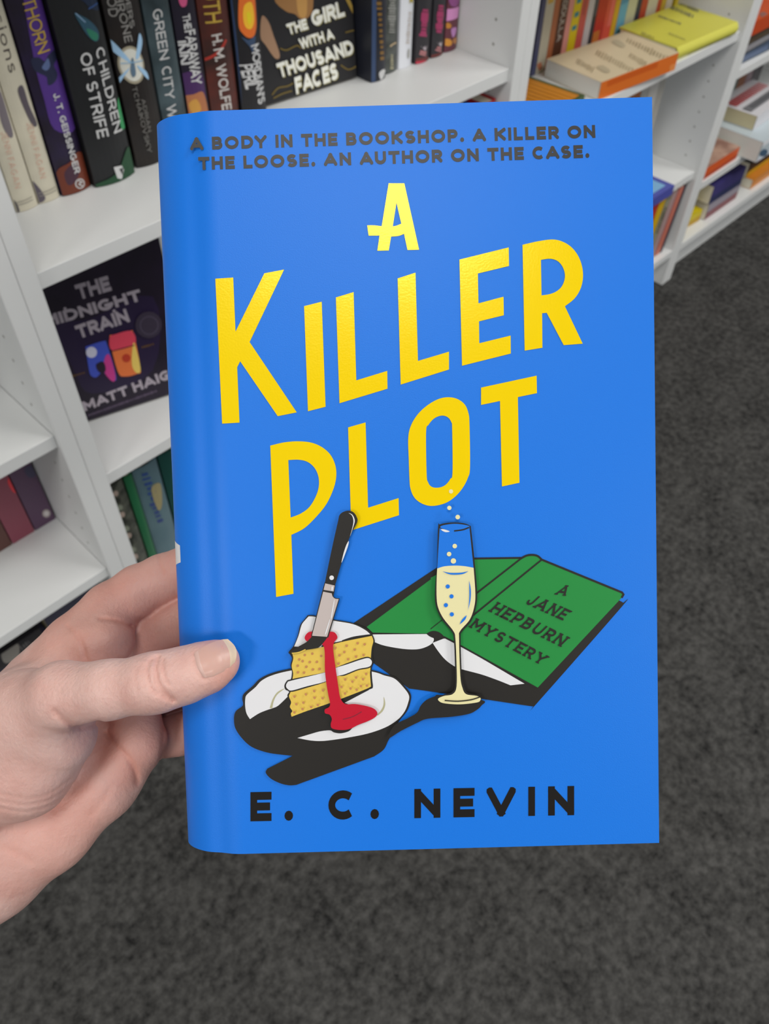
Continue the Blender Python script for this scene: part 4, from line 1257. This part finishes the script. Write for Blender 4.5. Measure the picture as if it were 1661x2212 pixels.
CREASE += [
    # thumb joint
    ([(328, 1424), (318, 1440), (319, 1462), (326, 1484), (338, 1500)], .65, .7, 238, 264),
    ([(341, 1421), (336, 1444), (340, 1468), (349, 1486), (362, 1503), (374, 1512)], .8, .95, 238, 264),
    ([(352, 1424), (351, 1444), (357, 1466), (364, 1478)], .55, .7, 238, 264),
    ([(334, 1470), (342, 1492), (356, 1508)], .55, .6, 238, 264),
    ([(309, 1436), (306, 1460), (312, 1484)], .5, .3, 238, 264), ([(296, 1440), (293, 1466), (298, 1490)], .5, .25, 238, 264),
    ([(416, 1414), (420, 1440), (432, 1460), (446, 1466)], .5, .3, 238, 268),
    # fold below the thumb
    ([(118, 1536), (138, 1556), (162, 1569), (190, 1570), (214, 1560)], .9, .75, 240, 292),
    ([(96, 1574), (130, 1582), (165, 1580)], .7, .25, 240, 292),
    # palm
    ([(232, 1582), (250, 1608), (275, 1634), (290, 1660), (296, 1690)], 1.1, .75, 285, 330),
    ([(352, 1540), (353, 1580), (351, 1640)], .9, .5, 285, 335),
    ([(146, 1352), (164, 1372), (180, 1398), (190, 1434)], .7, .45, 285, 330), ([(170, 1366), (178, 1392), (184, 1420)], .6, .3, 285, 330),
    ([(216, 1336), (250, 1340), (284, 1353)], .7, .6, 285, 335),
    ([(345, 1200), (348, 1222), (356, 1240)], .6, .3, 285, 335),
    # wrinkles of the thenar and heel
    ([(0, 1716), (60, 1726), (112, 1712), (152, 1684)], .7, .22, 262, 312), ([(0, 1730), (60, 1739), (114, 1724), (160, 1692)], .7, .3, 262, 312), ([(0, 1745), (58, 1753), (112, 1738), (158, 1706)], .8, .3, 262, 314),
    ([(0, 1792), (50, 1794), (90, 1782)], 1.0, .25, 262, 320), ([(0, 1830), (34, 1842), (66, 1862)], 1.3, .3, 262, 330),
    ([(118, 1745), (160, 1715), (205, 1655), (240, 1600)], 2.6, .6, 285, 325),
    ([(196, 1760), (222, 1730), (236, 1706)], 1.4, .22, 285, 330),
]


def surface_nets(lo, hi, h, B=8):
    nb = np.ceil((hi - lo) / (h * B)).astype(int)
    n = nb * B
    # coarse pass: which blocks can hold the surface
    cc = np.stack(np.meshgrid(*[lo[i] + h * B * (np.arange(nb[i]) + .5) for i in range(3)], indexing='ij'), -1).reshape(-1, 3)
    fc = field(cc[:, 0], cc[:, 1], cc[:, 2], False)
    near = np.abs(fc) < h * B * .87 + 4.5
    F = np.where(fc < 0, -9.0, 9.0).astype(np.float32).reshape(*nb, 1, 1, 1) * np.ones((1, 1, 1, B, B, B), np.float32)
    Ff = F.reshape(-1, B, B, B)
    off = np.stack(np.meshgrid(*[np.arange(B) + .0] * 3, indexing='ij'), -1).reshape(-1, 3) * h
    ids = np.nonzero(near)[0]
    for k in range(0, len(ids), 500):
        s = ids[k:k + 500]
        p = ((cc[s] - h * B * .5)[:, None, :] + off[None]).reshape(-1, 3)
        Ff[s] = field(p[:, 0], p[:, 1], p[:, 2]).reshape(-1, B, B, B)
    F = Ff.reshape(*nb, B, B, B).transpose(0, 3, 1, 4, 2, 5).reshape(n)
    ins = F < 0
    c = n - 1

    def sub(A, o):
        return A[o[0]:o[0] + c[0], o[1]:o[1] + c[1], o[2]:o[2] + c[2]]
    corners = [(i, j, k) for i in (0, 1) for j in (0, 1) for k in (0, 1)]
    any_, all_ = sub(ins, corners[0]).copy(), sub(ins, corners[0]).copy()
    for o in corners[1:]:
        any_ |= sub(ins, o)
        all_ &= sub(ins, o)
    act = any_ & ~all_
    ii = np.argwhere(act)
    idx = np.full(act.shape, -1, np.int32)
    idx[act] = np.arange(len(ii))
    val = {o: F[ii[:, 0] + o[0], ii[:, 1] + o[1], ii[:, 2] + o[2]] for o in corners}
    acc = np.zeros((len(ii), 3)); cnt = np.zeros(len(ii))
    for o in corners:
        for ax in range(3):
            if o[ax] == 0:
                b_ = list(o); b_[ax] = 1
                fa, fb = val[o], val[tuple(b_)]
                cr = (fa < 0) != (fb < 0)
                t = np.where(cr, fa / np.where(cr, fa - fb, 1), 0)
                for d in range(3):
                    acc[:, d] += np.where(cr, o[d] + (t if d == ax else 0), 0)
                cnt += cr
    V = (acc / cnt[:, None] + ii) * h + lo
    quads = []
    for ax in range(3):
        o1, o2 = [(1, 2), (2, 0), (0, 1)][ax]
        sl0 = [slice(None)] * 3; sl0[ax] = slice(0, -1)
        sl1 = [slice(None)] * 3; sl1[ax] = slice(1, None)
        p = np.argwhere(ins[tuple(sl0)] != ins[tuple(sl1)])
        ok = (p[:, o1] >= 1) & (p[:, o2] >= 1) & (p[:, o1] < c[o1]) & (p[:, o2] < c[o2])
        p = p[ok]
        cs = []
        for s, t in ((-1, -1), (0, -1), (0, 0), (-1, 0)):
            e = p.copy(); e[:, o1] += s; e[:, o2] += t
            cs.append(idx[e[:, 0], e[:, 1], e[:, 2]])
        q = np.stack(cs, 1)
        q = np.where(ins[p[:, 0], p[:, 1], p[:, 2]][:, None], q, q[:, ::-1])
        quads.append(q[q.min(1) >= 0])
    return V, np.concatenate(quads)


lo = np.array((-330.0, 0.0, 236.0)); hi = np.array((-36.0, 232.0, 356.0))
HV, HQ = surface_nets(lo, hi, .62)
# relax the grid steps
nb_sum = np.zeros_like(HV)
E2 = np.concatenate([np.stack([HQ[:, i], HQ[:, (i + 1) % 4]], 1) for i in range(4)])
for it in range(2):
    s_ = np.zeros_like(HV); c2 = np.zeros(len(HV))
    np.add.at(s_, E2[:, 0], HV[E2[:, 1]]); np.add.at(c2, E2[:, 0], 1)
    HV = HV + .4 * (s_ / np.maximum(c2, 1)[:, None] - HV)

sk = bpy.data.materials.new('skin')
sk.use_nodes = True
nt = sk.node_tree
b = nt.nodes['Principled BSDF']
b.inputs['Roughness'].default_value = .46
b.inputs['Specular IOR Level'].default_value = .38
b.inputs['Subsurface Weight'].default_value = .15
b.inputs['Subsurface Radius'].default_value = (.0045, .0016, .0009)
b.inputs['Subsurface Scale'].default_value = .6
tc = nt.nodes.new('ShaderNodeTexCoord')
at = nt.nodes.new('ShaderNodeAttribute'); at.attribute_name = 'blush_crease_shade'
na = nt.nodes.new('ShaderNodeTexNoise'); na.inputs['Scale'].default_value = 70; na.inputs['Detail'].default_value = 5
nt.links.new(tc.outputs['Object'], na.inputs['Vector'])
ra = nt.nodes.new('ShaderNodeValToRGB')
ra.color_ramp.elements[0].position = .3; ra.color_ramp.elements[0].color = L3((203, 158, 148))
ra.color_ramp.elements[1].position = .72; ra.color_ramp.elements[1].color = L3((219, 184, 175))
nt.links.new(na.outputs['Fac'], ra.inputs['Fac'])
mxr = nt.nodes.new('ShaderNodeMix'); mxr.data_type = 'RGBA'
nt.links.new(at.outputs['Fac'], mxr.inputs['Factor'])
nt.links.new(ra.outputs['Color'], mxr.inputs['A'])
mxr.inputs['B'].default_value = L3((214, 146, 128))
nt.links.new(mxr.outputs['Result'], b.inputs['Base Color'])
nb_ = nt.nodes.new('ShaderNodeTexNoise'); nb_.inputs['Scale'].default_value = 900; nb_.inputs['Detail'].default_value = 3
mp = nt.nodes.new('ShaderNodeMapping'); mp.inputs['Scale'].default_value = (1, 1, .45)
nt.links.new(tc.outputs['Object'], mp.inputs['Vector']); nt.links.new(mp.outputs['Vector'], nb_.inputs['Vector'])
bp = nt.nodes.new('ShaderNodeBump'); bp.inputs['Strength'].default_value = .45; bp.inputs['Distance'].default_value = .0006
nl_ = nt.nodes.new('ShaderNodeTexNoise'); nl_.inputs['Scale'].default_value = 210; nl_.inputs['Detail'].default_value = 4
nt.links.new(mp.outputs['Vector'], nl_.inputs['Vector'])
am = nt.nodes.new('ShaderNodeMath'); am.operation = 'MULTIPLY_ADD'; am.inputs[1].default_value = 1.6
nt.links.new(nl_.outputs['Fac'], am.inputs[0]); nt.links.new(nb_.outputs['Fac'], am.inputs[2])
nt.links.new(am.outputs[0], bp.inputs['Height']); nt.links.new(bp.outputs['Normal'], b.inputs['Normal'])

HW = np.array([CAM + cam_to_world(v / 1000.0) for v in HV])
base_w = HW.mean(0)
me = bpy.data.meshes.new('person_hand')
me.from_pydata([tuple(v - base_w) for v in HW], [], HQ.tolist())
me.polygons.foreach_set('use_smooth', [True] * len(me.polygons))
me.materials.append(sk)
# flushed fingers and fingertip: pigment of the skin itself
ca = me.attributes.new('blush_crease_shade', 'FLOAT', 'POINT')
fx = np.minimum.reduce([group(HV[:, 0], HV[:, 1], HV[:, 2], g, 3.0) for g in (INDEX[1:], MIDDLE, RING, PINKY, PADS, PAD)])
bl = np.clip(1.0 - fx / 7.0, 0, 1) * .48
tip = cpt(478, 1446, 258)
bl = np.maximum(bl, .75 * np.exp(-(np.linalg.norm(HV - tip, axis=1) / 8.5) ** 2))
heel = cpt(150, 1800, 296)
bl = np.maximum(bl, .45 * np.exp(-(np.linalg.norm(HV - heel, axis=1) / 26) ** 2))
UU = HV[:, 0] / HV[:, 2] * FPX + W_ / 2; VV = HV[:, 1] / HV[:, 2] * FPX + H_ / 2
cz_ = np.zeros(len(HV))
for pts, w, amp, z0, z1 in CREASE:                        # redder skin in the creases, with their shade painted in as colour
    cz_ = np.maximum(cz_, dent(np.zeros(len(HV)), HV[:, 0], HV[:, 1], HV[:, 2], pts, w * 1.2, 1.0, z0, z1) * min(1.0, amp + .15))
bl = np.clip(bl + .26 * cz_, 0, 1)
ca.data.foreach_set('value', bl.astype(np.float32))
me.update()
hand = bpy.data.objects.new('person_hand', me)
hand.location = base_w
C.objects.link(hand)
tag(hand, "person's left hand and wrist gripping the blue book, thumb on the cover", 'person')

# thumbnail: a curved plate lying on the thumb
nail_m = mat('thumbnail_keratin', (204, 162, 150), .3, .4, sss=.15)
tip_m = mat('thumbnail_free_edge', (214, 192, 166), .35, .4)
cut_m = mat('thumbnail_root', (206, 170, 160), .35, .4)


def hit_depth(px, py):
    ds = np.linspace(240, 275, 240)
    v = (px - W_ / 2) / FPX; w = (py - H_ / 2) / FPX
    f = field(ds * v, ds * w, ds, False)
    k = np.argmax(f < 0)
    return ds[k] if f[k] < 0 else None


TOPE = curve([(420, 1411), (438, 1398), (458, 1388), (476, 1382), (492, 1380.5)], 4, False)
BOTE = curve([(441, 1464), (456, 1462), (474, 1455), (492, 1445), (508, 1430)], 4, False)
NS, NT = 14, 9
grid = {}
for i in range(NS + 1):
    a = np.array(TOPE[int(round(i / NS * (len(TOPE) - 1)))]); c = np.array(BOTE[int(round(i / NS * (len(BOTE) - 1)))])
    for j in range(NT + 1):
        t = j / NT
        p = a + (c - a) * t
        bow = math.sin(math.pi * t)
        p = p + np.array((-5.0, 2.0)) * bow * (1 - i / NS) + np.array((10.0, -3.5)) * bow * (i / NS)
        grid[i, j] = p
dep = {k: hit_depth(*v) for k, v in grid.items()}
for j in range(NT + 1):
    last = None
    for i in range(NS + 1):
        if dep[i, j] is None:
            dep[i, j] = last if last else 258.0
        last = dep[i, j]
dd = np.array([[dep[i, j] for j in range(NT + 1)] for i in range(NS + 1)])
for _ in range(4):
    pd = np.pad(dd, 1, mode='edge')
    dd = (pd[:-2, 1:-1] + pd[2:, 1:-1] + pd[1:-1, :-2] + pd[1:-1, 2:] + 2 * dd) / 6
nm = MB()
for lay, off in ((0, .55), (1, -.15)):
    vs = []
    for i in range(NS + 1):
        for j in range(NT + 1):
            e = 1.0 if 0 < j < NT and i > 0 else .2
            q = cpt(*grid[i, j], dd[i, j] - off * e)
            vs.append(CAM + cam_to_world(q / 1000.0) - Vector(base_w))
    for i in range(NS):
        m = nail_m if i < NS * .74 else tip_m
        if i < 2:
            m = cut_m
        fs = []
        for j in range(NT):
            q = (i * (NT + 1) + j, i * (NT + 1) + j + 1, (i + 1) * (NT + 1) + j + 1, (i + 1) * (NT + 1) + j)
            fs.append(q if lay == 1 else q[::-1])
        base_i = len(nm.v)
        nm.v += [tuple(v) for v in ([] if i else vs)]
        if i == 0:
            start = base_i
        s0 = nm.slot(m)
        for f in fs:
            nm.f.append(tuple(start + k for k in f)); nm.mi.append(s0)
o = nm.build('thumbnail', hand, smooth=True)
o['label'] = 'short natural thumbnail with a pale free edge'
